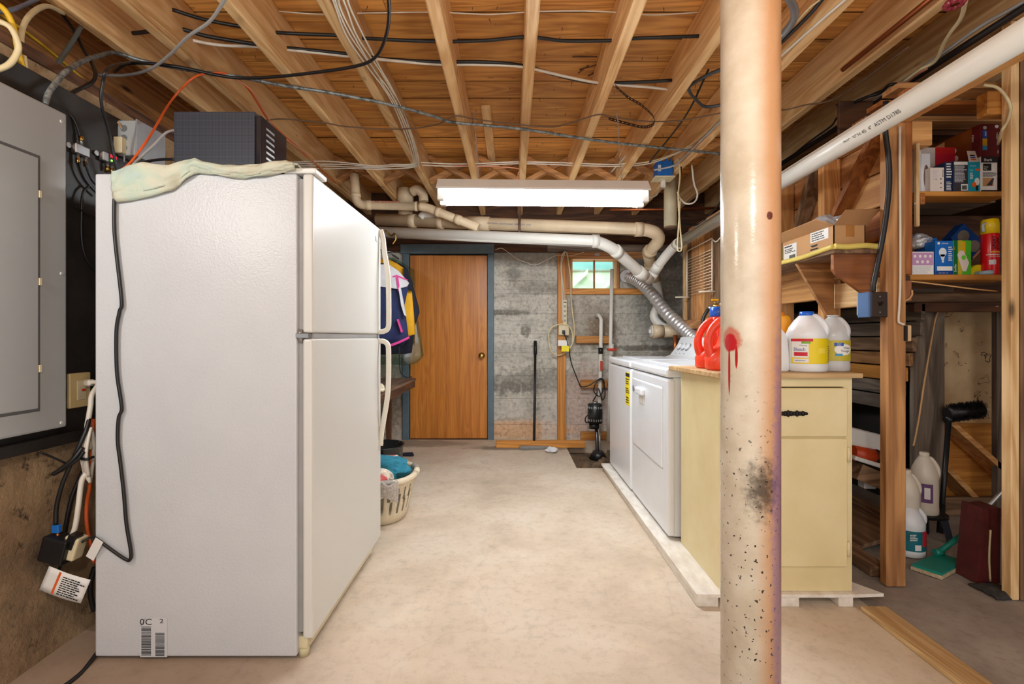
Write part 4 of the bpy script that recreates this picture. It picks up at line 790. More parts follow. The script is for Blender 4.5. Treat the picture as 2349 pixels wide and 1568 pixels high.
# wires entering the panel top
XW = -1.60
for nm, lb, pts, r, m in (
  ('house_cable', 'thick yellow cable dropping into the breaker panel', [P(-40,-10,1.55), P(8,20,1.56), P(30,60,1.58), P(40,110,1.59), P(55,165,1.61), P(72,200,1.64), P(80,224,1.655)], .009, yellow_wire),
  ('house_cable', 'pale yellow cable curling at the far left above the panel', [P(-30,40,1.52), P(20,60,1.54), P(40,95,1.55), P(40,120,1.55), P(20,148,1.53), P(-20,165,1.5)], .009, cream_wire),
  ('house_cable', 'cream cable arching from the joist into the breaker panel', [P(145,30,1.95), P(110,14,1.85), P(80,25,1.75), P(58,50,1.68), P(48,90,1.63), P(55,140,1.62), P(60,190,1.62), P(60,214,1.63)], .009, cream_wire),
  ('house_cable', 'grey-green cable slanting down to the breaker panel', [P(186,62,2.0), P(160,105,1.9), P(130,150,1.8), P(108,190,1.72), P(92,228,1.665)], .009, flat('grey_green_jacket', rgb(92,104,104), .5)),
  ('house_cable', 'blue-grey cable crossing the top left corner', [P(-30,26,1.6), P(20,24,1.65), P(60,10,1.75), P(100,-10,1.85)], .008, flat('blue_grey_jacket', rgb(110,120,140), .5)),
  ('house_cable', 'black cable dropping to the panel corner by the yellow one', [P(-20,140,1.52), P(10,165,1.55), P(28,190,1.59), P(30,200,1.6)], .008, black_rub),
  ('house_cable', 'tan cable beside the yellow one at the panel top', [P(20,140,1.56), P(35,165,1.58), P(45,190,1.6), P(48,208,1.62)], .007, tan_wire),
  ('house_cable', 'short tan cable bending down near the grey-green one', [P(95,170,1.70), P(80,172,1.68), P(78,190,1.66), P(82,222,1.658)], .007, tan_wire),
  ('house_cable', 'black cable looping from the joist to a staple on the board', [P(140,30,2.0), P(170,70,2.0), P(190,110,1.98), P(208,140,1.95), P(219,170,1.9), P(210,190,1.87), P(180,205,1.82), P(156,220,1.76), P(152,232,1.755)], .007, black_rub)):
    cable(nm, lb, pts, r, m)
XA = -1.645; zz = lambda *pp: [P(x, y, Y) for x, y, Y in pp]
cable('house_cable', 'long thin yellow cable running back along the wall top', zz((-20,20,1.62),(60,75,1.75),(130,130,1.9),(200,190,2.05),(280,262,2.3),(320,300,2.5)), .006, yellow_wire)
cable('house_cable', 'orange cable running back along the wall top', zz((-20,60,1.54),(60,120,1.66),(130,180,1.78),(215,235,1.93),(250,258,2.0),(300,290,2.12)), .006, orange_wire)
cable('house_cable', 'red wire lying along the top edge of the black board', zz((-20,118,1.54),(60,158,1.65),(130,190,1.76),(190,226,1.87)), .005, red_wire, cat='wire')
for i in range(3): cable('house_cable', 'one of three white wires along the top edge of the black board', zz((-20,104+10*i,1.53),(60,141+10*i,1.65),(110,166+9*i,1.73),(180,208+8*i,1.86),(240,247+5*i,2.0),(290,283+3*i,2.12)), .0045, white_wire, 'white wires above the black board', 'wire')
cable('coax_cable', 'short black coax from the panel side into the upper splitter', [P(130,249,1.735), P(150,254,1.75), P(168,272,1.765), P(180,300,1.78), P(183,316,1.785)], .005, black_rub)
def splitter(c, label, body, w, outs):
    s = thing('cable_splitter', c, label, 'splitter'); x, y, z = c
    ob('splitter_body', box(x-.012, x+.008, y-w/2, y+w/2, z-.018, z+.018, .003), body, s)
    ob('mounting_tab', cyl((x-.012, y-w/2-.012, z+.004), (x-.006, y-w/2-.012, z+.004), .010, 12), steel, s)
    for dy, up in outs: 
        n0 = V((x, y+dy, z+(.018 if up else -.018))); n1 = n0+V((0,0,.035 if up else -.035)); pt = ob('port', cyl(n0, n1, .0055, 8), steel, s); ob('port_nut', cyl(n0.lerp(n1, .45), n1, .0075, 6), brass, pt)
    return s
c1 = PX(186, 345, -1.605); splitter(c1, 'silver two-way coax splitter on the black board', steel, .06, ((.0, True), (-.014, False), (.018, False)))
c2 = PX(246, 362, -1.605); s2 = splitter(c2, 'silver splitter with red and green display lights', steel, .055, ((.0, False), (.02, False)))
ob('display_panel', box(c2.x+.008, c2.x+.0095, c2.y-.002, c2.y+.036, c2.z-.018, c2.z+.022), ink, s2)
def emit(name, col, st):
    t = NT(name); e = t.n('ShaderNodeEmission'); e.inputs[0].default_value = col; e.inputs[1].default_value = st; t.l(e, 0, t.t.nodes['Material Output'], 0); return t.m
ob('red_display', box(c2.x+.0095, c2.x+.0105, c2.y+.004, c2.y+.034, c2.z+.005, c2.z+.016), emit('red_led', (1,.02,.04,1), 1.2), s2)
ob('green_light', hl([(.0001,0),(.004,.001),(.0035,.003),(.0001,.004)], (c2.x+.0095, c2.y+.008, c2.z-.008), (1,0,0), 10), emit('green_led', (.2,1,.05,1), 3), s2)
cable('coax_cable', 'left coax leaving the upper splitter downwards', ppx(-1.60, (182,372),(190,400),(205,425),(230,450)), .0047, black_rub)
cable('coax_cable', 'right coax leaving the upper splitter downwards', ppx(-1.60, (196,372),(203,395),(215,418),(240,438)), .0047, black_rub)
cable('coax_cable', 'long black coax hanging in a curve beside the fridge back', ppx(-1.60, (205,425),(190,445),(187,500),(187,540),(192,575),(205,605),(235,640)), .0047, black_rub)
cable('coax_cable', 'black coax stub with a brass connector below the splitters', ppx(-1.60, (172,472),(182,480),(200,490),(240,505)), .0047, black_rub)
sb = PX(284, 338, -1.60); o = thing('doorbell_box', sb, 'small cream plastic box on the black board', 'box')
ob('box_body', box(-1.62, -1.585, sb.y-.03, sb.y+.04, sb.z-.032, sb.z+.034, .003), cream_pl, o); ob('lead_wire', tube(ppx(-1.605, (285,372),(285,355)), .003, 6, 1), grey_wire, o); ob('upper_wire', tube(ppx(-1.605, (280,322),(279,295),(270,280)), .003, 6), tan_wire, o)
jx = -1.55; j0, j1 = PX(298, 330, -1.55), PX(370, 330, -1.55)
o = thing('steel_junction_box', (-1.6, j0.y+.06, 1.93), 'grey steel junction box with a blank cover above the fridge', 'junction box')
jy0, jy1 = 1.97, 2.10; jz0, jz1 = P(0,368,2.03).z, P(0,290,2.03).z
ob('box_body', box(-1.645, -1.545, jy0, jy1, jz0, jz1, .003), m_panel, o)
for k in range(3): ob('knockout', cyl((-1.595, jy0+.001, jz0+.03+.04*k), (-1.595, jy0-.0015, jz0+.03+.04*k), .014, 16), flat('knockout_grey', rgb(120,124,126), .5, .2), o)
ob('blank_cover', box(-1.545, -1.540, jy0-.004, jy1+.03, jz0-.004, jz1+.004, .001), flat('pale_galvanised', rgb(170,178,186), .4, .4), o)
cable('data_cable', 'grey cable curving down behind the modem', [P(400,298,2.0), P(380,305,1.95), P(355,330,1.9), P(325,358,1.85), P(305,378,1.8)], .005, grey_wire)
cable('coax_cable', 'black coax from behind the towel into the modem', [P(300,384,1.85), P(330,372,1.83), P(365,366,1.80), P(402,365,1.78)], .005, black_rub)
# outlet with plugs
oy0, oy1, oz0, oz1 = 1.741, 1.828, .838, .966
o = thing('wall_outlet', (-1.61, 1.785, .838), 'cream wall outlet on the black board left of the fridge', 'outlet')
ob('wall_plate', box(-1.620, -1.606, oy0, oy1, oz0, oz1, .003), flat('almond_plate', rgb(220,194,140), .4), o); ob('outlet_insert', box(-1.607, -1.603, oy0+.028, oy1-.022, oz0+.028, oz1-.028, .001), cream_pl, o); ob('reset_button', box(-1.604, -1.600, 1.785, 1.800, .898, .906), red_pl, o); ob('outlet_box', box(-1.622, -1.618, oy0-.006, oy1-.01, oz0+.004, oz1-.008), darksteel, o)
Yc = 1.75
pc = thing('extension_lead', P(170,1265,Yc-.02), 'coiled white extension cord hanging left of the fridge, ending in a cube tap', 'extension cord')
ob('plug', box(-1.602, -1.575, 1.785, 1.815, .915, .94, .006), white_wire, pc)
ob('cord', tube([(-1.58,1.80,.93), (-1.545,1.79,.925), P(211,905,1.75), P(208,930,1.74), P(204,955,1.73), P(200,985,1.73), P(206,1030,1.73)], .0085, 8), white_wire, pc)
for i in range(4): 
    a = [P(192+4*i, 1075+6*i, 1.72), P(186+4*i, 1040, 1.71-.004*i), P(192+5*i, 1000-4*i, 1.72), P(204+2*i, 985, 1.73), P(214, 1005, 1.74), P(214, 1050, 1.74), P(208, 1085+4*i, 1.735), P(197+3*i, 1092+4*i, 1.725), P(192+4*i, 1075+6*i, 1.72)]
    ob('cord_loop', tube(a, .0055, 7), white_wire, pc)
ob('coil_tie', tube([P(182,1050,1.70), P(198,1053,1.69), P(215,1047,1.71)], .005, 6), black_rub, pc)
ob('cord', tube([P(197,1085,1.72), P(187,1105,1.71), P(180,1160,1.70), P(172,1210,1.70), P(160,1235,1.70)], .0085, 8), white_wire, pc)
ct = P(170, 1252, 1.69); bm = box(-.025, .025, -.022, .022, -.042, .040, .006, 2); xf(bm, Matrix.Translation(ct) @ Matrix.Rotation(.3, 4, 'Y')); ob('cube_tap', bm, cream_pl, pc)
ad = P(138, 1256, 1.68); o = thing('power_adapter', ad, 'black wall-wart adapter plugged into the white cube tap', 'adapter')
bm = box(-.045, .04, -.03, .03, -.045, .042, .005, 2); xf(bm, Matrix.Translation(ad) @ Matrix.Rotation(.25, 4, 'Y')); ob('adapter_body', bm, black_pl, o)
ob('prong_plate', beam(ad+V((.035,0,.03)), ad+V((.06,0,.02)), .03, .05), black_pl, o)
bl = P(130, 1212, 1.68); o = thing('cable_connector', bl, 'blue connector on the end of the thin black cords', 'connector')
ob('connector_body', box(bl.x-.012, bl.x+.012, bl.y-.008, bl.y+.008, bl.z-.014, bl.z+.014, .002), m_blue, o); ob('lead', cyl(bl+V((.004,0,-.035)), bl+V((.004,0,-.014)), .005, 8), copper, o)
cable('flex_lead', 'thin black cord bundle running down to the blue connector', [P(205,960,1.73), P(196,990,1.71), P(180,1025,1.69), P(160,1070,1.685), P(143,1110,1.68), P(130,1160,1.68), P(128,1203,1.68)], .0075, black_rub)
cable('flex_lead', 'black cord doubled back and tied beside the coil', [P(190,1025,1.69), P(170,1050,1.67), P(140,1075,1.66), P(122,1087,1.655), P(140,1078,1.665), P(175,1055,1.68), P(192,1035,1.69)], .007, black_rub)
cable('zip_tie', 'loose black cable tie sticking out to the left', [P(150,1062,1.67), P(120,1048,1.64), P(92,1037,1.61)], .004, black_rub, cat='cable tie')
cable('orange_wire', 'orange wire dropping behind the fridge edge', [P(214,960,1.76), P(207,1100,1.75), P(199,1160,1.75), P(200,1210,1.75), P(208,1250,1.75), P(216,1290,1.75)], .006, orange_wire)
cable('flex_lead', 'dark cord hanging behind the white coil', [P(190,1080,1.80), P(165,1140,1.78), P(150,1210,1.77), P(148,1228,1.77)], .008, black_rub)
tgp = P(150, 1340, 1.66); o = thing('warning_tag', tgp, 'creased white warning tag with an orange stripe on a cord', 'tag')
uu = V((.93, .05, -.36)).normalized(); vv = V((.30, .05, .95)); vv = (vv-uu*vv.dot(uu)).normalized(); nrm = uu.cross(vv)
bm = grid(lambda u, v: tgp+uu*(u-.5)*.145+vv*(v-.5)*.085+nrm*(.006*math.sin(u*PI)+.008*(max(0, .22-u))), 10, 4); thick(bm, .001)
tg_ = ob('tag_paper', bm, paper, o); oo = tgp+nrm*.010-uu*.0725-vv*.0425
if nrm.y > 0: oo = tgp-nrm*.010-uu*.0725-vv*.0425
rr_, uu_ = (uu, vv) if nrm.y < 0 else (-uu, vv); oo = tgp-rr_*.0725-vv*.0425+rr_.cross(vv)*.006
if nrm.y < 0:
    decal(rect(.042, .050, .004, .08), oo, rr_, vv, orange_wire, tg_, 'orange_stripe'); lines(oo, rr_, vv, .06, .138, .006, .072, 9, ink, tg_, 8)
cable('flex_lead', 'thin black cord trailing across the floor from the tag to the left edge', [P(142,1285,1.70), P(128,1325,1.705), P(106,1355,1.70), P(85,1400,1.68), PZ(60,1437,.012), PZ(20,1480,.006), PZ(-40,1530,.006)], .005, black_rub)
cable('flex_lead', 'black cord lying on the floor at the fridge corner', [V((-1.44,1.80,.20)), V((-1.445,1.75,.06)), PZ(205,1520,.007), PZ(170,1556,.006), PZ(120,1590,.006)], .0065, black_rub)
cable('flex_lead', 'dark curved cord behind the lower fridge edge', [P(218,1300,1.80), P(209,1330,1.79), P(208,1365,1.79), P(216,1400,1.80)], .009, black_rub)
fy = FY0-.012
cable('fridge_flex', 'long black cord hanging down the fridge side to the cube tap', [(-1.30,1.72,1.67), P(283,392,1.655), P(272,410,1.625)]+[P(x, y, fy) for x, y in ((263,450),(262,520),(267,580),(279,690),(274,715),(267,760),(268,850),(277,915),(279,940),(272,960),(270,1010),(276,1060),(284,1130),(290,1200),(300,1262),(299,1282),(288,1282),(258,1262),(228,1240))]+[P(212,1232,1.63), P(196,1238,1.68), P(186,1243,1.69)], .0055, black_rub)
o = thing('cord_tag', P(218,1262,1.63), 'small white printed tag wrapped on the fridge cord', 'tag')
bm = beam(P(206,1280,1.625), P(228,1238,1.612), .030, .002, (0,1,0)); ob('tag_paper', bm, paper, o)
# ================================================================ ON THE FRIDGE: towel and modem
def towel(u, v):   # u along x, v from the back over the front edge
    x = -1.345+u*.615; xpx = CX+x*F/FY0
    def ip(pts, q):
        for (a, b), (c, d) in zip(pts, pts[1:]):
            if q <= c: return b+(d-b)*max(0, (q-a)/(c-a))
        return pts[-1][1]
    top = ip([(272,398),(300,385),(340,378),(400,386),(430,372),(455,368),(475,378),(520,384),(560,386),(600,382),(660,373),(692,384)], xpx)
    bot = ip([(272,447),(300,446),(350,440),(400,428),(430,408),(455,392),(480,396),(520,404),(560,408),(600,404),(640,396),(692,386)], xpx)
    zt = HC-(top-CY)*FY0/F+.004; zb = HC-(bot-CY)*FY0/F; w_ = .007*math.sin(u*34+v*6+3*mnoise.noise(V((u*5, v*2, 3))))+.008*mnoise.noise(V((u*14, v*6, 0)))
    if v < .45: q = v/.45; return V((x, FY0+.22*(1-q)-.012*q, 1.668+(zt-1.668)*q*q+abs(w_)))
    q = (v-.45)/.55; return V((x, FY0-.018-.012*math.sin(q*PI)-w_*.6, zt+(zb-zt)*q))
bm = grid(towel, 90, 26); thick(bm, .005)
t = NT('pale_green_terry'); mp = t.coords(); n1 = t.noise(mp, 7, 5); n2 = t.noise(mp, 160, 3); c = t.ramp(n1, 'Fac', [(.32, rgb(176,170,146)), (.5, rgb(206,206,186)), (.65, rgb(188,204,188)), (.78, rgb(170,196,196))]); t.bump(n2, 'Fac', .5, .004)
m_towel = t.out((c, 0), .95)
tw = thing('folded_towel', (-1.04, 1.65, 1.66), 'rumpled pale green towel draped over the fridge top edge', 'towel'); ob('upper_layer', bm, m_towel, tw)
bm = grid(lambda u, v: towel(u, .45+.55*v)+V((0, .010+.002*math.sin(u*30), -.030*max(0, .55-u)*v*1.4-.004)), 50, 8); thick(bm, .004); ob('lower_fold', bm, m_towel, tw)
md = thing('modem_box', (-1.08, 1.86, 1.66), 'black perforated equipment box standing on the fridge', 'modem')
t = NT('perforated_black'); mp = t.coords(rnd=False, scale=(1,1,1)); w1 = t.n('ShaderNodeTexBrick'); 
vo = t.n('ShaderNodeTexVoronoi'); vo.inputs['Scale'].default_value = 190; vo.inputs['Randomness'].default_value = 0; t.l(mp, 0, vo, 'Vector')
c = t.ramp(vo, 'Distance', [(.28, rgb(8,9,12)), (.36, rgb(52,58,72))]); t.bump(c, 0, .4, .002); m_perf = t.out((c, 0), .45)
a = P(398, 255, 1.76); b = P(584, 385, 1.76)
ob('case', box(a.x, b.x, 1.76, 1.97, 1.664, a.z, .004, 2), m_perf, md)
ob('side_bezel', box(b.x, b.x+.022, 1.765, 1.965, 1.666, a.z-.012, .004, 2), flat('gloss_black', rgb(30,32,40), .12), md)
bm = nb()
for k in range(9): box(b.x+.018, b.x+.0235, 1.80, 1.86, 1.70+.022*k, 1.708+.022*k, bm=bm)
ob('port_row', bm, steel, md); ob('serial_sticker', box(a.x+.004, a.x+.028, 1.757, 1.760, 1.664, 1.73), paper, md)
# ================================================================ CENTRE BACK: rack of clothes, bench, basket, pot
rod = cable('clothes_rod', 'metal clothes rod beside the door', [(-1.20,3.3,1.92), (-1.20,5.05,1.92)], .012, steel, cat='rod', sub=1)
def garment(name, label, cat, Y, outline, mat, puff=.035, hook=None, extra=(), mirror=-1.20, noise_=.012, seed=0, glassy=False):
    o = thing(name, (mirror, Y, outline[0][1]), label, cat)
    right = [(P(px, py, Y).x, P(px, py, Y).z) for px, py in outline]
    n = len(right); secs = []; M_ = 14
    bm = nb(); rows = []
    for k, (x, z) in enumerate(right):
        xl = 2*mirror-x; row = []
        for j in range(2*M_):
            a = 2*PI*j/(2*M_); cx = (x+xl)/2; rx = (x-xl)/2
            px_ = cx+rx*math.cos(a); py_ = Y+math.sin(a)*puff*(1 if 0 < k < n-1 else .5); nz = mnoise.noise(V((px_*7, z*2.5, seed)))*noise_
            row.append(V((px_, py_+nz+.010*math.sin(px_*55+seed), z+.3*nz)))
        rows.append(row)
    body = ob('fabric', loft(rows, True), mat, o)
    ob('hanger_hook', tube([(mirror, Y, right[0][1]+.0), (mirror, Y, 1.90), (mirror+.015, Y, 1.935), (mirror-.012, Y, 1.938)], .003, 6), steel, o)
    for q_, (nm, poly, m) in enumerate(extra):
        vs = [P(px, py, Y-puff-.018-.004*q_) for px, py in poly]; c0 = sum(vs, V((0,0,0)))/len(vs); t_ = nb(); A_ = [t_.verts.new(v) for v in vs]; B_ = [t_.verts.new(v+V((0,.03,0))) for v in vs]; kk = len(vs)
        t_.faces.new(A_); t_.faces.new(B_[::-1])
        for q in range(kk): t_.faces.new((A_[q], A_[(q+1) % kk], B_[(q+1) % kk], B_[q]))
        ob(nm, t_, m, o)
    return o
navy = flat('navy_fabric', rgb(34,46,92), .8, var=.3, nscale=12, bump=.3, bscale=20); navy2 = flat('dark_navy_fabric', rgb(26,30,50), .8, var=.3, nscale=12, bump=.3, bscale=20)
wht_f = flat('white_fabric', rgb(228,230,236), .8, var=.1, nscale=14, bump=.3, bscale=20); pink = flat('hot_pink_trim', rgb(232,74,162), .6, var=.1); ylw = flat('mustard_fabric', rgb(236,176,32), .75, var=.12, nscale=10, bump=.3, bscale=20)
garment('sports_jacket', 'navy jacket with white shoulders and pink piping on the rack', 'jacket', 4.12, [(890,604),(908,618),(930,640),(936,656),(928,700),(934,750),(937,776),(925,790)], navy, .05,
   extra=(('white_yoke', [(862,606),(892,606),(915,622),(937,648),(933,656),(912,662),(896,660),(862,655)], wht_f), ('pink_stripe', [(900,633),(910,630),(933,640),(934,643),(910,634),(901,636)], pink), ('pink_stripe', [(908,635),(913,635),(916,655),(913,668)], pink),
          ('white_side', [(914,660),(918,660),(924,690),(931,725),(927,722),(920,700)], wht_f), ('pocket_zip', [(910,733),(913,731),(923,760),(920,763)], pink), ('pink_hem', [(892,790),(915,782),(938,771),(938,776),(916,787),(892,796)], pink)), seed=1)
garment('track_jacket', 'navy and mustard jacket hanging behind the navy one', 'jacket', 4.32, [(892,594),(912,604),(928,616),(938,640),(946,672),(950,720),(953,766),(940,770)], ylw, .05, extra=(('navy_shoulder', [(925,612),(932,616),(946,648),(944,668),(934,664),(926,648)], navy2),), seed=4)
garment('rain_jacket', 'dark navy windbreaker hanging third on the rack', 'jacket', 4.52, [(900,596),(925,608),(936,618),(946,652),(960,700),(963,716),(952,745),(945,808),(930,812)], navy2, .05, seed=8)
tg2 = NT('clear_green_film'); tr = tg2.n('ShaderNodeBsdfTransparent'); tr.inputs[0].default_value = (.74, .92, .87, 1); gl = tg2.n('ShaderNodeBsdfGlossy'); gl.inputs['Roughness'].default_value = .08; nn2 = tg2.noise(tg2.coords(), 26, 4, .6, 1.0); bp = tg2.n('ShaderNodeBump'); bp.inputs['Strength'].default_value = .9; tg2.l(nn2, 'Fac', bp, 'Height'); tg2.l(bp, 0, gl, 'Normal')
mx = tg2.n('ShaderNodeMixShader'); mx.inputs[0].default_value = .22; tg2.l(tr, 0, mx, 1); tg2.l(gl, 0, mx, 2); tg2.l(mx, 0, tg2.t.nodes['Material Output'], 0)
garment('garment_bag', 'translucent green plastic garment bag behind the jackets', 'garment bag', 4.74, [(905,592),(930,606),(949,618),(951,640),(952,660),(958,720),(966,770),(972,816),(958,832),(940,836)], tg2.m, .06, seed=12, noise_=.03)
cable('jacket_drawstring', 'dark drawstring dangling from the jackets onto the bench', [P(916,795,4.1), P(917,840,4.15), P(920,855,4.2), P(930,864,4.3), P(945,864,4.4)], .004, navy2, cat='cord')
for i, (px, py) in enumerate(((885,576),(893,585))): cable('wire_hanger', ['empty wire hanger at the front of the rack', 'second empty wire hanger on the rack'][i], [V((-1.2,3.95+.1*i,1.935)), V((-1.2,3.95+.1*i,1.88)), V((-1.0,3.95+.1*i,1.80)), V((-1.4,3.95+.1*i,1.80)), V((-1.2,3.95+.1*i,1.88))], .003, steel, cat='hanger', sub=1)
bn = thing('side_bench', (-1.29, 4.1, 0), 'worn brown bench along the wall below the hanging clothes', 'bench')
ob('bench_top', box(-1.62, -.965, 3.32, 4.82, .662, .685, .003), wood('worn_brown', 1, rgb(150,122,104), rgb(96,70,56)), bn); ob('front_rail', box(-.985, -.970, 3.36, 4.78, .60, .662), W('dark', 1), bn)
for x in (-1.02, -1.55): 
    for y in (3.40, 4.74): ob('leg', box(x-.22 if (x > -1.1 and y > 4) else x-.03, x-.18 if (x > -1.1 and y > 4) else x+.03, y-.03, y+.03, 0, .662, .003), W('dark', 2), bn)
def blobcloth(name, label, c, r, mat, seed, sub=3, amp=.35, cat='cloth', sq=(1,1,1)):
    t_ = nb(); bmesh.ops.create_icosphere(t_, subdivisions=sub+1, radius=1)
    for v in t_.verts:
        d = v.co.copy(); k = 1+amp*mnoise.noise(d*1.6+V((seed,0,0)))+amp*.55*abs(mnoise.noise(d*4+V((0,seed,0))))
        v.co = V(c)+V((d.x*r[0], d.y*r[1], d.z*r[2]))*k
    for f in t_.faces: f.smooth = True
    return ob(name, t_, mat, None, label, cat)
blobcloth('glove', 'cream crumpled glove lying on the brown bench', (-1.0, 3.55, .72), (.055,.07,.03), flat('cream_fabric', rgb(232,220,190), .9, var=.1), 3, cat='glove')
# laundry basket
m_bask = flat('beige_basket', rgb(222,208,180), .45, var=.05); bc = V((-.86, 2.96, 0))
bk = thing('laundry_basket', bc, 'beige plastic laundry basket with pierced sides beside the fridge', 'laundry basket')
def bpt(a, z): 
    k = .76+.24*(z/.27); rx, ry = .265*k, .245*k; c_, s_ = math.cos(a), math.sin(a)
    return V((bc.x+rx*math.copysign(abs(c_)**.78, c_), bc.y+ry*math.copysign(abs(s_)**.78, s_), z))
t_ = nb(); NA, zsb = 72, [.004,.03,.06,.10,.14,.18,.215,.25]; g = [[t_.verts.new(bpt(2*PI*i/NA, z)) for z in zsb] for i in range(NA)]
for i in range(NA):
    for j in range(len(zsb)-1):
        if 2 <= j <= 5 and (i+j//4) % 3 == 1 and i % 18 not in (0, 17): continue
        if j == 4 and i % 2 == 0 and i % 3 == 1: continue
        f = t_.faces.new((g[i][j], g[(i+1) % NA][j], g[(i+1) % NA][j+1], g[i][j+1])); f.smooth = True
t_.faces.new([g[i][0] for i in range(NA)]); thick(t_, .004); ob('pierced_shell', t_, m_bask, bk)
ob('rim', tube([bpt(2*PI*i/40, .258) for i in range(41)], .019, 10, 1, 1.0), m_bask, bk)
for a0 in (.25, PI/2+.35, PI+.2, -PI/2+.2): ob('rim_grip', tube([bpt(a0+k*.06, .260) for k in range(8)], .0205, 10, 1), flat('taupe_grip', rgb(160,152,142), .5), bk)
def terry(name, col): return flat(name, col, .95, var=.2, nscale=30, bump=.8, bscale=120)
blobcloth('laundry_towel', 'teal towel heaped in the laundry basket', (-.80, 3.03, .265), (.14,.13,.085), terry('teal_terry', rgb(44,128,152)), 2, 4, .3, 'towel')
blobcloth('laundry_cloth', 'red and pink cloth peeping out of the laundry basket', (-.80, 2.80, .25), (.08,.06,.04), terry('pink_cloth', rgb(206,92,92)), 6, 3, .3)
blobcloth('laundry_cloth', 'cream cloth crumpled in the laundry basket', (-.83, 2.87, .27), (.11,.06,.05), terry('cream_cloth', rgb(234,222,204)), 9, 3, .35)
bm = grid(lambda u, v: bpt(-1.75+u*.95, .275-.16*v*(.75+.25*math.sin(u*7)))+V((.0+.02*v, -.035-.012*math.sin(u*9+v*3), .012*math.sin(u*14))), 26, 12); thick(bm, .014)
ob('bath_mat', bm, flat('shaggy_grey', rgb(206,198,190), .98, var=.35, nscale=70, bump=1.0, bscale=140), None, 'shaggy pale grey bath mat hanging over the basket rim', 'bath mat')
pc0 = V((-1.00, 3.66, 0)); m_speck = NT('speckled_enamel'); n = m_speck.noise(m_speck.coords(), 60, 3, .6); c = m_speck.ramp(n, 'Fac', [(.66, rgb(28,30,32)), (.70, rgb(196,198,196))]); m_speck = m_speck.out((c, 0), .25)
pt = thing('stock_pot', pc0, 'black speckled enamel pot standing behind the laundry basket', 'pot')
ob('pot_body', lathe([(.15,0),(.158,.02),(.162,.26),(.176,.275),(.176,.28),(.156,.275),(.152,.03),(.001,.02)], pc0, 36), m_speck, pt); ob('side_handle', tube([pc0+V((.05,-.16,.22)), pc0+V((.06,-.2,.225)), pc0+V((-.06,-.2,.225)), pc0+V((-.05,-.16,.22))], .007, 8), m_speck, pt)
sp0 = P(893, 1050, 3.25); o = thing('spray_bottle', sp0+V((0,0,-.27)), 'red and white spray bottle between the basket and the pot', 'bottle')
ob('bottle_body', lathe([(.04,-.27),(.043,-.25),(.04,-.10),(.02,-.05),(.016,-.02)], sp0, 20), white_pl, o); ob('trigger_head', box(sp0.x-.035, sp0.x+.035, sp0.y-.015, sp0.y+.015, sp0.z-.02, sp0.z+.02, .008, 2), flat('coral_plastic', rgb(236,84,58), .4), o); ob('nozzle', tube([sp0+V((.03,0,.0)), sp0+V((.05,0,.01)), sp0+V((.06,0,-.02))], .012, 8), white_pl, o)
rg = PZ(934, 1045, .0); ob('dark_rag', prism([(-.06,-.03),(.07,-.03),(.045,.05),(-.05,.03)], .025, rg+V((0,0,.0)), (1,0,0), (0,1,0), bv=.008), navy2, None, 'small dark rag on the floor near the door', 'rag')
# ================================================================ BACK WALL: squeegee, studs, power strip, sump pump
o = thing('floor_squeegee', PZ(1225,1030,.0), 'long-handled squeegee leaning on the concrete wall', 'squeegee')
ob('handle', tube([P(1225,1024,4.78), P(1227,900,4.93), P(1228,782,5.09)], .013, 10, 1), black_pl, o); ob('lower_tube', tube([P(1225,1028,4.775), P(1225.5,1003,4.81)], .0145, 10, 1), steel, o); ob('hand_grip', tube([P(1228,782,5.09), P(1228,812,5.05)], .018, 10, 1), black_pl, o); a, b = P(1192,1029,4.72), P(1260,1028,4.72); ob('head_bar', box(a.x, b.x, 4.70, 4.735, .0, .028, .004), steel, o)
sw = thing('timber_offcut', P(1240,1020,4.78), 'orange-brown timber lying on the floor against the concrete wall', 'timber'); ob('board', box(P(1138,0,4.78).x, P(1341,0,4.78).x, 4.745, 4.835, .0, .062, .004), W('orange', 0), sw)
ob('wall_batten', box(P(1279,0,5.1).x, P(1298,0,5.1).x, 5.10, 5.144, .0, P(0,580,5.1).z, .003), W('orange', 2), None, 'upright pale timber batten on the concrete wall carrying a power strip', 'batten')
for lb, a_, b_ in (('upper short timber block on the wall behind the pipes', (1321,770), (1397,787)), ('middle short timber block on the wall behind the pipes', (1332,871), (1396,889)), ('lowest short timber block on the wall behind the sump pump', (1332,990), (1392,1008))):
    p0, p1 = P(*a_, 5.11), P(*b_, 5.11); ob('wall_block', box(p0.x, p1.x, 5.09, 5.143, p1.z, p0.z, .003), W('orange', 0), None, lb, 'timber block', 'timber blocks on the back wall')
o = thing('power_strip', P(1295,745,5.09), 'cream power strip screwed to the upright batten', 'power strip'); a, b = P(1291,687,5.09), P(1300,746,5.09); ob('strip_body', box(a.x, b.x, 5.075, 5.10, b.z, a.z, .003), cream_pl, o); ob('rocker_switch', box(a.x+.008, b.x-.008, 5.070, 5.076, a.z-.035, a.z-.022), black_pl, o)
for k in range(4): ob('socket', box(a.x+.010, b.x-.010, 5.073, 5.076, a.z-.085-.05*k, a.z-.06-.05*k), flat('grey_socket', rgb(150,148,140), .5), o)
o = thing('outlet_box', P(1292,770,5.09), 'cream surface outlet box below the power strip', 'outlet'); a, b = P(1281,745,5.09), P(1305,769,5.09); ob('box_body', box(a.x, b.x, 5.06, 5.10, b.z, a.z, .01, 2), cream_pl, o); ob('socket_face', box(a.x+.03, b.x-.03, 5.055, 5.061, b.z+.015, a.z-.015, .003), cream_pl, o)
pp = lambda Y, *q: [P(x, y, Y) for x, y in q]
cable('extension_lead', 'white cord hanging from the wall top to the power strip', pp(5.08, (1297,576),(1290,595),(1288,620),(1290,640),(1293,665),(1294,688)), .007, white_wire)
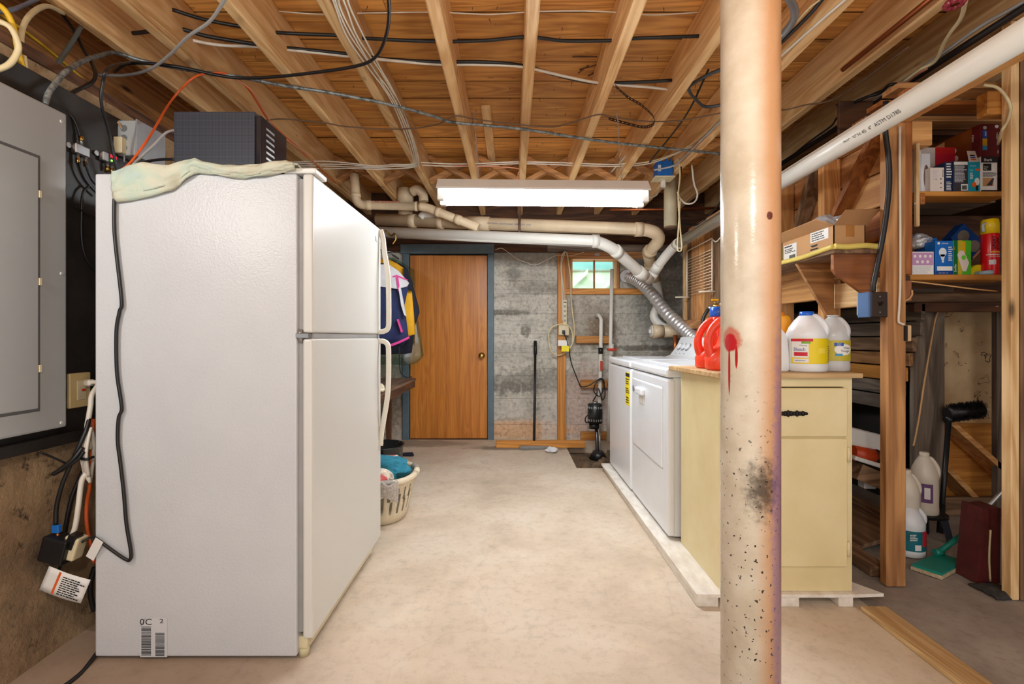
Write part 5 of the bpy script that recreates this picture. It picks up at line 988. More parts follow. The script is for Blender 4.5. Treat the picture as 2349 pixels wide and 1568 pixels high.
cable('extension_lead', 'white cord hanging in a long drop and a big loop round the outlet', pp(5.06, (1300,578),(1304,600),(1309,640),(1310,680),(1313,715),(1317,745),(1316,775),(1308,797),(1290,812),(1275,814),(1264,803),(1259,780),(1260,760),(1270,748),(1290,743),(1306,748),(1313,765),(1313,785)), .0075, cream_wire)
cable('extension_lead', 'second white cord dropping behind the batten to the strip', pp(5.07, (1294,577),(1288,590),(1287,615),(1289,650),(1290,690),(1290,735)), .006, white_wire)
cable('thin_wire', 'thin white wire drooping from the door frame to the batten', pp(5.10, (1136,573),(1150,569),(1165,578),(1185,593),(1210,603),(1228,608),(1250,598),(1270,588),(1282,585),(1310,586),(1340,578)), .004, white_wire, cat='wire')
o = thing('pump_lead', P(1294,765,5.03), 'black pump cord with white and yellow tags from the outlet to the sump pump', 'cord')
ob('plug', box(P(1290,0,5.04).x, P(1296,0,5.04).x, 5.02, 5.055, P(0,765,5.04).z, P(0,757,5.04).z, .003), black_pl, o)
ob('cord', tube(pp(5.0, (1293,762),(1299,778),(1305,800),(1310,830),(1320,858),(1327,875),(1333,886),(1350,884),(1372,870),(1380,868),(1386,876),(1383,895),(1376,908),(1368,905),(1362,895),(1366,880),(1378,870),(1385,880),(1388,905),(1382,917),(1378,905),(1372,890))+pp(4.72, (1368,905),(1360,920)), .006, 7), black_rub, o)
a, b = P(1280,780,5.0), P(1301,793,5.0); ob('white_tag', box(a.x, b.x, 4.995, 4.998, b.z, a.z), paper, o); a, b = P(1288,793,4.99), P(1305,806,4.99); bm = box(a.x, b.x, 4.985, 4.988, b.z, a.z); ob('yellow_tag', bm, flat('yellow_tag_card', rgb(250,232,30), .5), o)
SY = 4.62
sm = thing('sump_pump', P(1368,1064,SY), 'black pedestal sump pump standing in the floor pit', 'sump pump')
c0, c1_ = P(1365,969,SY), P(1365,926,SY); ob('motor_housing', lathe([(.072,0),(.072,c1_.z-c0.z),(.05,c1_.z-c0.z+.008),(.001,c1_.z-c0.z+.01)], c0, 28), flat('black_enamel', rgb(34,36,38), .3), sm)
bm = nb()
for zz_ in (.03, c1_.z-c0.z-.03):
    for k in range(20): a_ = 2*PI*k/20; box(c0.x+.0725*math.cos(a_)-.004, c0.x+.0725*math.cos(a_)+.004, c0.y+.0725*math.sin(a_)-.004, c0.y+.0725*math.sin(a_)+.004, c0.z+zz_-.01, c0.z+zz_+.01, bm=bm)
ob('vent_slots', bm, steel, sm); ob('motor_cap', cyl(c1_+V((0,0,.008)), c1_+V((0,0,.024)), .035, 20, .02), steel, sm); ob('motor_base', cyl(P(1363,982,SY), P(1363,969,SY), .05, 20), black_pl, sm)
ob('pedestal', tube([P(1368,982,SY), P(1370,1030,SY), P(1371,1078,SY)], .016, 10, 1), darksteel, sm); ob('float_rod', tube([P(1376,985,SY+.03), P(1377,1075,SY+.03)], .006, 8, 1), steel, sm); ob('pump_foot', cyl(V((c0.x+.03, SY, -.075)), V((c0.x+.03, SY, .0)), .09, 20, .05), black_pl, sm)
ob('side_cable', tube([P(1350,950,SY), P(1343,958,SY), P(1344,968,SY), P(1352,968,SY)], .006, 7), black_rub, sm)
wr_ = PZ(1266,1035,.01); blobcloth('white_rag', 'crumpled white rag on the floor beside the squeegee', wr_+V((0,0,.018)), (.05,.045,.022), wht_f, 5, 3, .5, 'rag')
# chrome pipe hook / padlock hardware near the fridge top
cable('wire_hook', 'brass clip and wire hanging near the top of the clothes rack', [P(884,528,4.3), P(897,540,4.3), P(905,535,4.25), P(908,548,4.25), P(900,560,4.25)], .007, brass, cat='clip')
# ================================================================ WIRE SHELF on the plank wall, taps and hoses
m_ww = flat('white_wire_coating', rgb(236,226,208), .4, var=.05); XS = 1.575
wsf = thing('wire_shelf', (XS, 4.05, 1.46), 'white wire rack hung upright on the plank wall beside the drain pipes', 'wire rack')
yA, yB_ = 4.32, 3.78
for y_ in (yA, yB_): ob('side_rail', tube([(XS, y_, 1.87), (XS, y_, 1.455)], .0055, 8, 1), m_ww, wsf)
ob('top_rail', tube([(XS, yA, 1.87), (XS, yB_, 1.875)], .0055, 8, 1), m_ww, wsf)
for k in range(14): ob('cross_wire', tube([(XS, yA, 1.79-.0245*k), (XS, yB_, 1.79-.0245*k)], .0028, 6, 1), m_ww, wsf)
ob('foot_rail', tube([(1.47, yA, 1.457), (1.60, yA, 1.457)], .006, 8, 1), m_ww, wsf); ob('foot_rail', tube([(1.47, yB_, 1.457), (1.60, yB_, 1.457)], .006, 8, 1), m_ww, wsf); ob('hook', tube([(XS, yB_, 1.87), (XS+.01, yB_-.05, 1.84), (XS+.015, yB_-.13, 1.86)], .005, 8), m_ww, wsf)
m_yel = flat('yellow_handle', rgb(240,178,24), .4)
for i, (px, py) in enumerate(((1640,700),(1665,692))):
    c0 = P(px, py, 3.65); o = thing('laundry_tap', c0, ['brass laundry tap with a yellow lever nearest the wire rack', 'second laundry tap with a yellow lever, half hidden by the column'][i], 'tap')
    ob('tap_body', cyl(c0+V((.06,0,.0)), c0+V((-.02,0,-.005)), .016, 12), brass, o); ob('tap_stem', cyl(c0, c0+V((0,0,.04)), .007, 8), brass, o); ob('tap_handle', box(c0.x-.028, c0.x+.028, c0.y-.008, c0.y+.008, c0.z+.034, c0.z+.048, .004), m_yel, o); ob('outlet_nut', cyl(c0+V((-.02,0,-.005)), c0+V((-.05,0,-.03)), .017, 8), steel, o)
    cable('washer_hose', ['black washer hose curving down from the first tap', 'black washer hose behind the first one'][i], [c0+V((-.05,0,-.03)), c0+V((-.085,.0,-.09)), c0+V((-.10,0,-.18)), c0+V((-.10,.02,-.30)), c0+V((-.06,.02,-.42))], .013, black_rub, cat='hose', n=10)
# ================================================================ BOTTLES ON THE WORKTOP
ZT = .9525
m_orange = flat('coral_red_plastic', rgb(246,74,44), .28, var=.04, Subsurface_Weight=.05); m_capb = flat('blue_cap', rgb(20,92,200), .3, var=.1); m_purple = flat('purple_cap_part', rgb(132,34,140), .3)
def detergent(x, y, label, s=1.03, yaw=0.0):
    o = thing('detergent_jug', (x, y, ZT), label, 'detergent jug', 'red detergent jugs'); h = .262*s
    # handle side is -x
    prof = [(0,.055,.085,.055),(.01,.055,.094,.062),(.05,.055,.094,.062),(.085,.065,.082,.060),(.11,.078,.065,.058),(.15,.083,.058,.056),(.18,.080,.055,.052),(.205,.070,.045,.042),(.222,.062,.034,.034),(.24,.062,.030,.030)]
    bm = loft([sell(x+cx*s-.055*s, y, ZT+z*s, rx*s, ry*s, 28, 2.7) for z, cx, rx, ry in prof])
    ob('jug_body', bm, m_orange, o)
    hp = [V((x+dx*s, y, ZT+dz*s)) for dx, dz in ((.0,.222),(-.04,.205),(-.072,.17),(-.086,.125),(-.080,.08),(-.060,.045),(-.035,.03))]
    ob('jug_handle', tube(hp, .021*s, 14, 6, .95, rfun=lambda t: (.017+.008*abs(t-.4)*1.6)*s), m_orange, o)
    cp = ob('cap', lathe([(.034*s,.235*s),(.036*s,.24*s),(.036*s,.275*s),(.030*s,.28*s)], (x+.007*s, y, ZT), 24), m_capb, o)
    ob('cap_spout', lathe([(.020*s,.236*s),(.020*s,.262*s),(.012*s,.264*s)], (x+.02*s, y-.02*s, ZT), 16), m_purple, cp)
    return o
detergent(P(1644,0,2.27).x, 2.27, 'red-orange detergent jug with a blue cap at the worktop edge by the washer')
detergent(P(1670,0,2.13).x, 2.13, 'red-orange detergent jug nearer the viewer, half hidden by the column')
m_wb = flat('white_bottle_plastic', rgb(236,238,242), .3, var=.02, Subsurface_Weight=.1); m_ylab = flat('lemon_label', rgb(240,214,20), .45, var=.03); m_red = flat('red_label', rgb(206,30,52), .45); m_glab = flat('lime_label', rgb(120,180,40), .45); m_blab = flat('blue_label', rgb(30,84,176), .45); m_clear = flat('milky_plastic', rgb(232,234,236), .25, var=.02, Transmission_Weight=.35)
m_olive = flat('olive_label', rgb(196,180,52), .45); m_skyl = flat('sky_label', rgb(60,150,200), .45)
def arcpatch(c, r, a0, a1, z0, z1, mat, parent, name='label_patch', n=14):  # patch wrapped round a bottle; angle 0 faces the viewer (-y), + to the right
    t_ = nb(); rows = [[t_.verts.new(V((c[0]+r*math.sin(a0+(a1-a0)*i/n), c[1]-r*math.cos(a0+(a1-a0)*i/n), c[2]+z))) for z in (z0, z1)] for i in range(n+1)]
    for a, b in zip(rows, rows[1:]): t_.faces.new((a[0], b[0], b[1], a[1])).smooth = True
    return ob(name, t_, mat, parent, fix=False)
def arcpoly(c, r, poly, mat, parent, name):
    t_ = nb(); cx_ = sum(p[0] for p in poly)/len(poly); cz_ = sum(p[1] for p in poly)/len(poly); R = [[t_.verts.new(V((c[0]+r*math.sin(cx_+(a-cx_)*k), c[1]-r*math.cos(cx_+(a-cx_)*k), c[2]+cz_+(z-cz_)*k))) for a, z in poly] for k in (.05, .35, .7, 1)]
    for A, B in zip(R, R[1:]):
        for i in range(len(poly)): t_.faces.new((A[i], A[(i+1) % len(poly)], B[(i+1) % len(poly)], B[i])).smooth = True
    t_.faces.new(R[0][::-1]); return ob(name, t_, mat, parent)
def arctext(s, c, r, a_mid, z, h, mat, parent, squeeze=1.0):
    me_o = text(s, V((0,0,0)), (1,0,0), (0,0,1), h, mat, parent, align='CENTER', squeeze=squeeze, lift=0)
    if me_o is None: return
    me = me_o.data; off = me_o.location+WL[parent.name]
    for v in me.vertices:
        w_ = v.co+off; a = a_mid+w_.x/r; v.co = V((c[0]+r*math.sin(a), c[1]-r*math.cos(a), c[2]+z+w_.z))
    cc = sum((v.co for v in me.vertices), V((0,0,0)))/len(me.vertices)
    for v in me.vertices: v.co -= cc
    me_o.location = cc-WL[parent.name]; WL[me_o.name] = cc; return me_o
def jug_round(name, label, x, y, z, r, h, mat, capmat, cap=True, handle_ang=0.9, cat='bottle', group=None):
    o = thing(name, (x, y, z), label, cat, group); sh_ = .64*h
    prof = [(r*.94,0),(r,.006),(r,.03),(r*.985,.04),(r*.985,sh_-.08*h),(r,sh_-.06*h),(r*.99,sh_),(r*.86,sh_+.10*h),(r*.62,sh_+.21*h),(r*.40,sh_+.285*h),(r*.31,sh_+.30*h),(r*.31,h*.985)]
    b = ob('bottle_body', lathe(prof, (x, y, z), 36), mat, o)
    d = V((math.sin(handle_ang), -math.cos(handle_ang), 0))
    hp = [V((x, y, z))+d*(r*.28)+V((0,0,h*.915)), V((x, y, z))+d*(r*.50)+V((0,0,h*.90)), V((x, y, z))+d*(r*.86)+V((0,0,h*.78)), V((x, y, z))+d*(r*.93)+V((0,0,h*.68)), V((x, y, z))+d*(r*.85)+V((0,0,h*.60))]
    ob('bottle_handle', tube(hp, r*.16, 12, 6), mat, o)
    if cap: ob('cap', lathe([(r*.345,h*.93),(r*.36,h*.935),(r*.35,h*1.0),(r*.30,h*1.003)], (x, y, z), 24), capmat, o)
    else: ob('neck_ring', lathe([(r*.34,h*.965),(r*.34,h*.985),(r*.25,h*.985)], (x, y, z), 24), mat, o)
    return o
bx_, by_ = P(1850,0,2.06).x, 2.06; c = (bx_, by_, ZT)
bl_ = jug_round('bleach_bottle', 'white bleach bottle with a blue cap and yellow label on the worktop', bx_, by_, ZT, .078, .255, m_wb, m_capb, handle_ang=.75)
rl = .0790; lab = arcpatch(c, rl, -1.35, 1.35, .035, .14, m_ylab, bl_, 'front_label')
arcpatch(c, rl+.0003, -1.35, -.25, .128, .139, m_red, lab); arcpatch(c, rl+.0003, -1.30, -.45, .06, .128, paper, lab); arcpatch(c, rl+.0006, -.78, -.36, .119, .128, m_glab, lab); arcpatch(c, rl+.0006, -1.15, -.5, .067, .083, m_red, lab)
arctext('Cleaning', c, rl+.001, -.70, .109, .006, m_blab, lab, .95); arctext('Bleach', c, rl+.001, -.88, .089, .014, m_blab, lab, .9); arcpatch(c, rl+.0006, -1.2, -.45, .040, .056, paper, lab); arcpatch(c, rl+.0009, -1.1, -.6, .047, .049, m_blab, lab, 'small_print', 5)
arcpatch(c, rl+.0006, .02, .42, .078, .100, flat('lemon_picture', rgb(250,226,80), .4), lab, 'lemon_picture')
for k in range(9): arcpatch(c, rl+.0007, .72, 1.2, .042+.008*k, .0445+.008*k, ink, lab, 'small_print', 5)
vx, vy = P(1910,0,2.09).x, 2.09; c = (vx, vy, ZT)
vg = jug_round('vinegar_jug', 'translucent white vinegar jug with an olive label on the worktop', vx, vy, ZT, .064, .245, m_clear, m_wb, cap=False, handle_ang=.55)
rl = .0648; lab = arcpatch(c, rl, -1.0, 1.25, .045, .132, m_olive, vg, 'front_label'); arcpoly(c, rl+.0004, [(.12+.62*math.cos(k*PI/14), .093+.023*math.sin(k*PI/14)) for k in range(28)], paper, lab, 'white_oval'); arcpatch(c, rl+.0007, -.5, .05, .108, .122, m_blab, lab); arcpatch(c, rl+.0007, -.45, -.02, .066, .076, m_skyl, lab)
arctext('Great', c, rl+.001, -.22, .116, .005, paper, lab); arctext('Value', c, rl+.001, -.22, .110, .005, paper, lab); arctext('White', c, rl+.001, .28, .096, .009, ink, lab); arctext('Vinegar', c, rl+.001, .2, .083, .010, ink, lab)
wx, wy = P(1778,0,2.07).x, 2.07; o = thing('soap_bottle', (wx, wy, ZT), 'plain white soap bottle peeping out right of the column', 'bottle')
ob('bottle_body', loft([sell(wx, wy, ZT+z, rx, .032, 24, 2.6) for z, rx in ((0,.052),(.006,.056),(.05,.057),(.10,.052),(.15,.046),(.17,.030),(.18,.018),(.205,.016))]), m_wb, o); ob('cap', lathe([(.018,.20),(.018,.235),(.013,.238)], (wx, wy, ZT), 18), m_wb, o)
ox, oy = P(1792,0,2.17).x, 2.17; o = thing('cleaner_bottle', (ox, oy, ZT), 'orange-yellow bottle behind the white soap bottle', 'bottle')
ob('bottle_body', loft([sell(ox, oy, ZT+z, rx, .03, 24, 2.6) for z, rx in ((0,.040),(.006,.043),(.12,.043),(.17,.042),(.215,.040),(.235,.034),(.243,.02))]), flat('amber_plastic', rgb(246,166,14), .3), o); ob('cap', lathe([(.014,.24),(.014,.255),(.01,.257)], (ox, oy, ZT), 16), flat('amber_cap', rgb(220,130,10), .4), o)
# ================================================================ BOXES ON THE WALL SHELF
ZS = 1.498; m_card = flat('cardboard', rgb(196,150,102), .75, var=.08, nscale=6); m_cardd = flat('cardboard_inside', rgb(164,120,78), .8, var=.1)
cbx = thing('carton', (1.55, 2.35, ZS), 'open brown cardboard carton with shipping labels on the wall shelf', 'carton')
kx0, kx1, ky0, ky1, kz = 1.475, 1.62, 2.20, 2.62, ZS+.115
bm = box(kx0, kx1, ky0, ky0+.004, ZS, kz); box(kx0, kx1, ky1-.004, ky1, ZS, kz, bm=bm); box(kx0, kx0+.004, ky0, ky1, ZS, kz, bm=bm); box(kx1-.004, kx1, ky0, ky1, ZS, kz, bm=bm); box(kx0, kx1, ky0, ky1, ZS, ZS+.004, bm=bm); ob('carton_walls', bm, m_card, cbx)
ob('flap', prism([(0,0),(.145,0),(.19,.075),(.03,.07)], .003, (kx0, ky0, kz), (1,0,0), (0,-.5,.86)), m_cardd, cbx); ob('flap', prism([(0,0),(.42,0),(.40,.075),(.02,.07)], .003, (kx0, ky1, kz), (0,-1,0), (-.9,0,.42)), m_card, cbx); ob('flap', prism([(0,0),(.145,0),(.15,.08),(0,.08)], .003, (kx0, ky1, kz), (1,0,0), (0,.6,.8)), m_cardd, cbx)
ob('packing_tape', box(kx0+.055, kx0+.095, ky0-.0008, ky0, kz-.055, kz), flat('brown_tape', rgb(176,120,60), .25), cbx); ob('packing_tape', box(kx0+.06, kx0+.09, ky0-.0008, ky0, ZS, ZS+.03), flat('brown_tape', rgb(176,120,60), .25), cbx)
q = V((kx0-.0008, ky1, ZS)); rr2 = (0,-1,0); s_ = decal(rect(.02, .135, .012, .092), q, rr2, U_, paper, cbx, 'shipping_label'); lines(q, rr2, U_, .026, .12, .074, .09, 1, ink, s_, 21); lines(q, rr2, U_, .028, .128, .046, .072, 3, ink, s_, 3); barcode(q, rr2, U_, .07, .125, .016, .034, ink, s_, 4)
s_ = decal(rect(.25, .385, .062, .112), q, rr2, U_, paper, cbx, 'shipping_label'); lines(q, rr2, U_, .26, .37, .066, .108, 4, m_print, s_, 9); decal([(.25,.05),(.31,.05),(.297,.04),(.263,.04)], q, rr2, U_, ink, cbx, 'arrow_print'); decal([(.265,.018),(.295,.018),(.28,.004)], q, rr2, U_, ink, cbx, 'arrow_print'); lines(q, rr2, U_, .25, .31, .022, .036, 1, ink, cbx, 22)
m_film = NT('clear_film'); tr = m_film.n('ShaderNodeBsdfTransparent'); tr.inputs[0].default_value = (.86,.89,.94,1); gl = m_film.n('ShaderNodeBsdfGlossy'); gl.inputs[1].default_value = .2; df = m_film.n('ShaderNodeBsdfDiffuse'); df.inputs[0].default_value = (.8,.84,.9,1); m1_ = m_film.n('ShaderNodeMixShader'); m1_.inputs[0].default_value = .6; m_film.l(gl, 0, m1_, 1); m_film.l(df, 0, m1_, 2); mx = m_film.n('ShaderNodeMixShader'); mx.inputs[0].default_value = .5; m_film.l(tr, 0, mx, 1); m_film.l(m1_, 0, mx, 2); m_film.l(mx, 0, m_film.t.nodes['Material Output'], 0); m_film = m_film.m
blobcloth('plastic_bag', 'crumpled clear plastic bag bulging out of the carton', (1.55, 2.36, kz+.02), (.062,.11,.055), m_film, 4, 4, .4, 'plastic bag')
ob('paper_sheet', prism([(0,0),(.10,0),(.10,.06),(.0,.02)], .002, (1.60, 2.40, kz-.0), (.9,-.4,0), (0,0,1)), paper, None, 'white sheet of paper sticking up at the back of the carton', 'paper')
m_lime = flat('lime_box', rgb(110,206,52), .5, var=.08)
gx = thing('green_box', (1.52, 2.80, ZS), 'lime green product box standing behind the cardboard carton', 'box'); ob('box_body', box(1.468, 1.55, 2.66, 2.86, ZS, ZS+.098, .001), m_lime, gx); q = V((1.4675, 2.86, ZS)); decal(rect(0, .2, .066, .08), q, rr2, U_, m_skyl, gx, 'blue_band'); decal(ell(.10, .035, .02, .022), q, rr2, U_, paper, gx, 'picture'); lines(q, rr2, U_, .13, .19, .02, .06, 6, m_print, gx, 12)
ob('open_flap', prism([(0,0),(.12,0),(.10,.055),(.02,.05)], .002, (1.47, 2.70, ZS+.098), (0,1,0), (.5,0,.85)), m_lime, gx)
blobcloth('blue_cloth', 'blue cloth tucked under the green box on the shelf edge', (1.462, 2.85, ZS+.012), (.012,.13,.012), terry('blue_cloth_fabric', rgb(60,130,170)), 7, 3, .2)
# ================================================================ SWITCH, CABLES ON THE POST
sw_ = thing('light_switch', P(2016,728,2.07), 'dark brown toggle switch on the post with a blue side box', 'switch'); a, b = P(1998,669,2.085), P(2036,727,2.085)
ob('side_box', box(a.x-.012, a.x, 2.085, 2.15, b.z, a.z, .002), flat('blue_box_plastic', rgb(78,112,160), .5), sw_); ob('box_body', box(a.x, b.x-.006, 2.09, 2.104, b.z+.004, a.z-.004), flat('blue_box_plastic', rgb(78,112,160), .5), sw_); ob('switch_plate', box(a.x, b.x, 2.082, 2.09, b.z, a.z, .003), flat('brown_bakelite', rgb(52,36,28), .35), sw_)
mdl = (a+b)/2; ob('toggle', beam(V((mdl.x, 2.082, mdl.z-.004)), V((mdl.x, 2.066, mdl.z+.010)), .008, .006), flat('brown_toggle', rgb(30,22,20), .3), sw_)
for dz in (-.034, .034): ob('screw', cyl((mdl.x, 2.083, mdl.z+dz), (mdl.x, 2.080, mdl.z+dz), .003, 8), steel, sw_)
mb = thing('metal_outlet_box', P(1988,725,2.2), 'pale steel outlet box fixed to the side of the post', 'outlet box'); a, b = P(1979,680,2.15), P(1998,723,2.15); ob('box_body', box(a.x, 1.642, 2.12, 2.19, b.z, a.z, .003), flat('zinc_box', rgb(206,208,206), .4, .4), mb)
for i, (u_, v_) in enumerate(((.25,.2),(.25,.8),(.75,.2),(.75,.8))): ob('knockout', cyl((a.x+(1.642-a.x)*u_, 2.121, b.z+(a.z-b.z)*v_), (a.x+(1.642-a.x)*u_, 2.1188, b.z+(a.z-b.z)*v_), .005, 10), darksteel, mb)
cable('black_cable', 'thick black cable running down the post into the switch', [P(2032,232,2.06), P(2031,300,2.08), P(2038,360,2.085), P(2040,420,2.085), P(2032,500,2.085), P(2022,560,2.085), P(2012,610,2.085), P(2004,650,2.085), P(2003,668,2.09)], .0105, black_rub, n=8)
cable('white_cable', 'thin white cable running down the right edge of the post', pp(2.096, (2064,290),(2064,400),(2065,520),(2065,640),(2063,700),(2061,735),(2066,741),(2074,744)), .005, white_wire)
bp_ = P(2076,764,2.11); o = thing('cable_plug', bp_, 'tan plug hanging at the end of the white cable', 'plug'); ob('plug_face', box(bp_.x-.0, bp_.x+.018, 2.095, 2.125, bp_.z-.035, bp_.z+.035, .003), flat('tan_plastic', rgb(214,180,136), .5), o); ob('plug_back', box(bp_.x-.010, bp_.x-.0, 2.095, 2.125, bp_.z-.033, bp_.z+.033), black_pl, o)
bp2 = P(2080,665,2.12); o = thing('thermostat_plate', bp2, 'brown cardboard scrap nailed under the lower closet shelf', 'board'); ob('board', box(P(2070,0,2.12).x, P(2091,0,2.12).x, 2.118, 2.124, P(0,690,2.12).z, P(0,643,2.12).z, .002), wood('hardboard', 2, rgb(160,104,70), rgb(120,70,44)), o); ob('tan_lead', tube(pp(2.112, (2092,665),(2092,676),(2084,686),(2073,692),(2070,705)), .004, 6), tan_wire, o)
cable('tan_cord', 'tan wire stretched below the lower closet shelf', pp(2.17, (2090,645),(2150,652),(2230,662),(2290,668)), .0035, tan_wire, cat='wire')
cable('white_cable', 'cream cable curving over the closet header to the shelf boxes', [P(2255,195,1.95), P(2285,200,1.94), P(2305,218,1.94), P(2318,245,1.94), P(2312,275,1.945), P(2298,300,1.95), P(2290,330,2.1)], .006, cream_wire)
cable('pull_string', 'tan pull cord slanting down the wide grey post', [P(2155,706,2.86), P(2145,735,2.86), P(2135,790,2.86), P(2120,880,2.86), P(2108,960,2.86), P(2098,1012,2.86), P(2095,1022,2.86)], .005, tan_wire, cat='cord'); cable('pull_string', 'tan cord stretched sideways from the wide grey post', [P(2155,706,2.86), P(2200,708,2.84), P(2245,707,2.82), P(2290,702,2.8)], .004, tan_wire, cat='cord')
# ================================================================ CLOSET SHELVES AND THEIR BOXES
YS = 2.22; sc_ = F/YS
def Q(px, py, dy=0): return P(px, py, YS+dy)
zA, zB = Q(0,440).z, Q(0,630).z
cs_ = thing('closet_shelf', (2.05, 2.4, zB-.02), 'lower rough plank shelf in the under-stairs closet', 'shelf', 'closet shelves'); ob('front_board', box(Q(2071,0).x, 2.30, YS-.012, YS+.10, zB-.025, zB, .003), W('orange', 0), cs_); ob('rear_board', box(Q(2071,0).x, 2.34, YS+.102, YS+.30, zB-.022, zB-.002), W('old', 0), cs_); ob('rear_board', box(1.9, 2.34, YS+.32, YS+.42, zB-.05, zB-.03), W('grey', 0), cs_)
cs_ = thing('closet_shelf', (2.05, 2.4, zA-.02), 'upper rough plank shelf in the under-stairs closet', 'shelf', 'closet shelves'); ob('front_board', box(Q(2097,0).x, 2.30, YS-.012, YS+.10, zA-.022, zA, .003), W('orange', 0), cs_); ob('rear_board', box(Q(2097,0).x, 2.34, YS+.102, YS+.34, zA-.020, zA-.002), W('grey', 0), cs_)
def carton(name, label, px0, px1, ptop, z, mat, depth=.09, yaw=0.0, dy=0.0, sidemat=None, topmat=None):
    a = Q(px0, ptop, dy); b = Q(px1, ptop, dy); zt = HC-(ptop-CY)*(YS+dy)/F
    o = thing(name, ((a.x+b.x)/2, YS+dy, z), label, 'box', 'boxes on the closet shelves'); bm = box(a.x, b.x, YS+dy, YS+dy+depth, z+.0005, zt, .0008)
    if yaw: rotz(bm, yaw, (b.x if yaw > 0 else a.x, YS+dy, z))
    ob('box_body', bm, mat, o); return o, V((a.x, YS+dy-.0006, z)), b.x-a.x, zt-z
m_pale = flat('pale_pinkish_card', rgb(226,214,206), .5, var=.03); m_navy_c = flat('navy_card', rgb(26,46,86), .45, var=.05); m_char = flat('charcoal_card', rgb(60,58,66), .5, var=.25, nscale=60); m_cyan = flat('cyan_card', rgb(22,156,184), .4, var=.04); m_maroon = flat('maroon_card', rgb(104,24,30), .4, var=.06); m_gold = flat('gold_print', rgb(226,172,30), .4); m_orng = flat('orange_print', rgb(240,104,40), .4); m_lilac = flat('lilac_print', rgb(196,150,196), .45, var=.03); m_bluec = flat('bulb_box_blue', rgb(20,106,196), .4, var=.08); m_dkblue = flat('deep_blue_print', rgb(12,66,140), .4); m_green = flat('green_print', rgb(84,186,50), .4); m_dkgreen = flat('dark_green_print', rgb(20,110,52), .4); m_lightgrey = flat('light_grey_card', rgb(212,212,218), .5, var=.03)
# upper shelf, left to right
o, q, w_, h_ = carton('product_box', 'flat white panel box standing at the left end of the upper closet shelf', 2099, 2112, 345, zA, paper, .2, 0)
o, q, w_, h_ = carton('product_box', 'white box with a pierced grey side window on the upper closet shelf', 2134, 2166, 384, zA, m_pale, .085); decal(ell(.026, .06, .002, .004), q, R_, U_, m_print, o); lines(q, R_, U_, w_*.86, w_*.93, h_*.6, h_*.92, 6, ink, o, 23)
lines(q, R_, U_, .01, w_*.6, h_*.5, h_*.9, 4, m_lightgrey, o, 5); 
for k in range(3): decal(ell(w_*.75, .02+.02*k, .003, .003, 10), q, R_, U_, m_print, o, 'icon')
o2, q2, w2, h2 = carton('product_box', 'white speaker box turned sideways with an oval grille window', 2113, 2134, 352, zA, flat('white_card', rgb(224,226,232), .5, var=.03), .12, 0, .03); decal(ell(w2*.55, h2*.42, w2*.28, h2*.30), q2+V((0,0,0)), R_, U_, flat('grille_brown', rgb(120,96,84), .6, var=.4, nscale=120), o2, 'grille_window'); 
o, q, w_, h_ = carton('product_box', 'red and cream flat box lying behind the white boxes', 2100, 2190, 338, zA, m_pale, .12, 0, .13); decal(rect(w_*.5, w_, 0, h_), q, R_, U_, m_red, o, 'red_side'); decal(rect(w_*.5, w_, h_*.88, h_), q+V((0,-.0004,0)), R_, U_, flat('bright_red', rgb(214,40,44), .4), o, 'red_lid')
o, q, w_, h_ = carton('product_box', 'dark grey box with a barcode and navy side on the upper closet shelf', 2187, 2220, 369, zA, m_navy_c, .09); decal(rect(.002, w_-.002, .002, h_-.001), q, R_, U_, m_char, o, 'front_print'); decal(rect(.002, w_-.002, h_*.87, h_*.97), q+V((0,-.0004,0)), R_, U_, paper, o, 'white_strip'); decal(rect(w_*.52, w_*.98, .006, h_*.25), q+V((0,-.0004,0)), R_, U_, paper, o, 'barcode_patch'); barcode(q+V((0,-.0004,0)), R_, U_, w_*.57, w_*.93, .010, h_*.21, ink, o, 2); lines(q+V((0,-.0002,0)), R_, U_, w_*.06, w_*.9, h_*.3, h_*.85, 14, m_lightgrey, o, 7)
bm = box(q.x-.034, q.x-.0005, YS+.004, YS+.09, zA+.0005, zA+h_-.003, .0008); ob('side_panel', bm, m_navy_c, o); lines(q+V((-.034,.004,0)), R_, U_, .004, .03, h_*.45, h_*.95, 6, paper, o, 13); lines(q+V((-.034,.004,0)), R_, U_, .004, .03, h_*.05, h_*.35, 6, paper, o, 14)
o, q, w_, h_ = carton('bulb_box', 'slim cyan light bulb box with an orange dot on the upper closet shelf', 2222, 2248, 371, zA, m_cyan, .06); decal(ell(w_*.72, h_*.34, w_*.22, h_*.13), q, R_, U_, paper, o, 'bulb_picture'); decal(rect(w_*.62, w_*.82, h_*.05, h_*.22), q, R_, U_, ink, o, 'bulb_base'); decal(ell(w_*.45, h_*.24, w_*.20, h_*.085), q+V((0,-.0005,0)), R_, U_, m_orng, o, 'orange_dot'); decal(rect(w_*.58, w_, h_*.70, h_*.77), q, R_, U_, m_orng, o, 'orange_band'); text('ecosmart', q+V((w_*.12,0,h_*.85)), R_, U_, .005, paper, o); text('60w', q+V((w_*.1,0,h_*.70)), R_, U_, .006, paper, o); lines(q, R_, U_, w_*.1, w_*.4, h_*.42, h_*.64, 6, paper, o, 3)
ob('top_flap', prism([(0,0),(w_*.88,0),(w_*.8,.058),(w_*.08,.058)], .001, q+V((.002,.002,h_)), R_, (0,.25,.97)), m_pale, o); fq = q+V((.002,.0015,h_)); 
for r_ in range(3): decal(rect(w_*.22, w_*.66, .008+.011*r_, .016+.011*r_), fq, R_, (0,.25,.97), [m_orng, m_blab, ink][r_], o, 'barcode_rows')
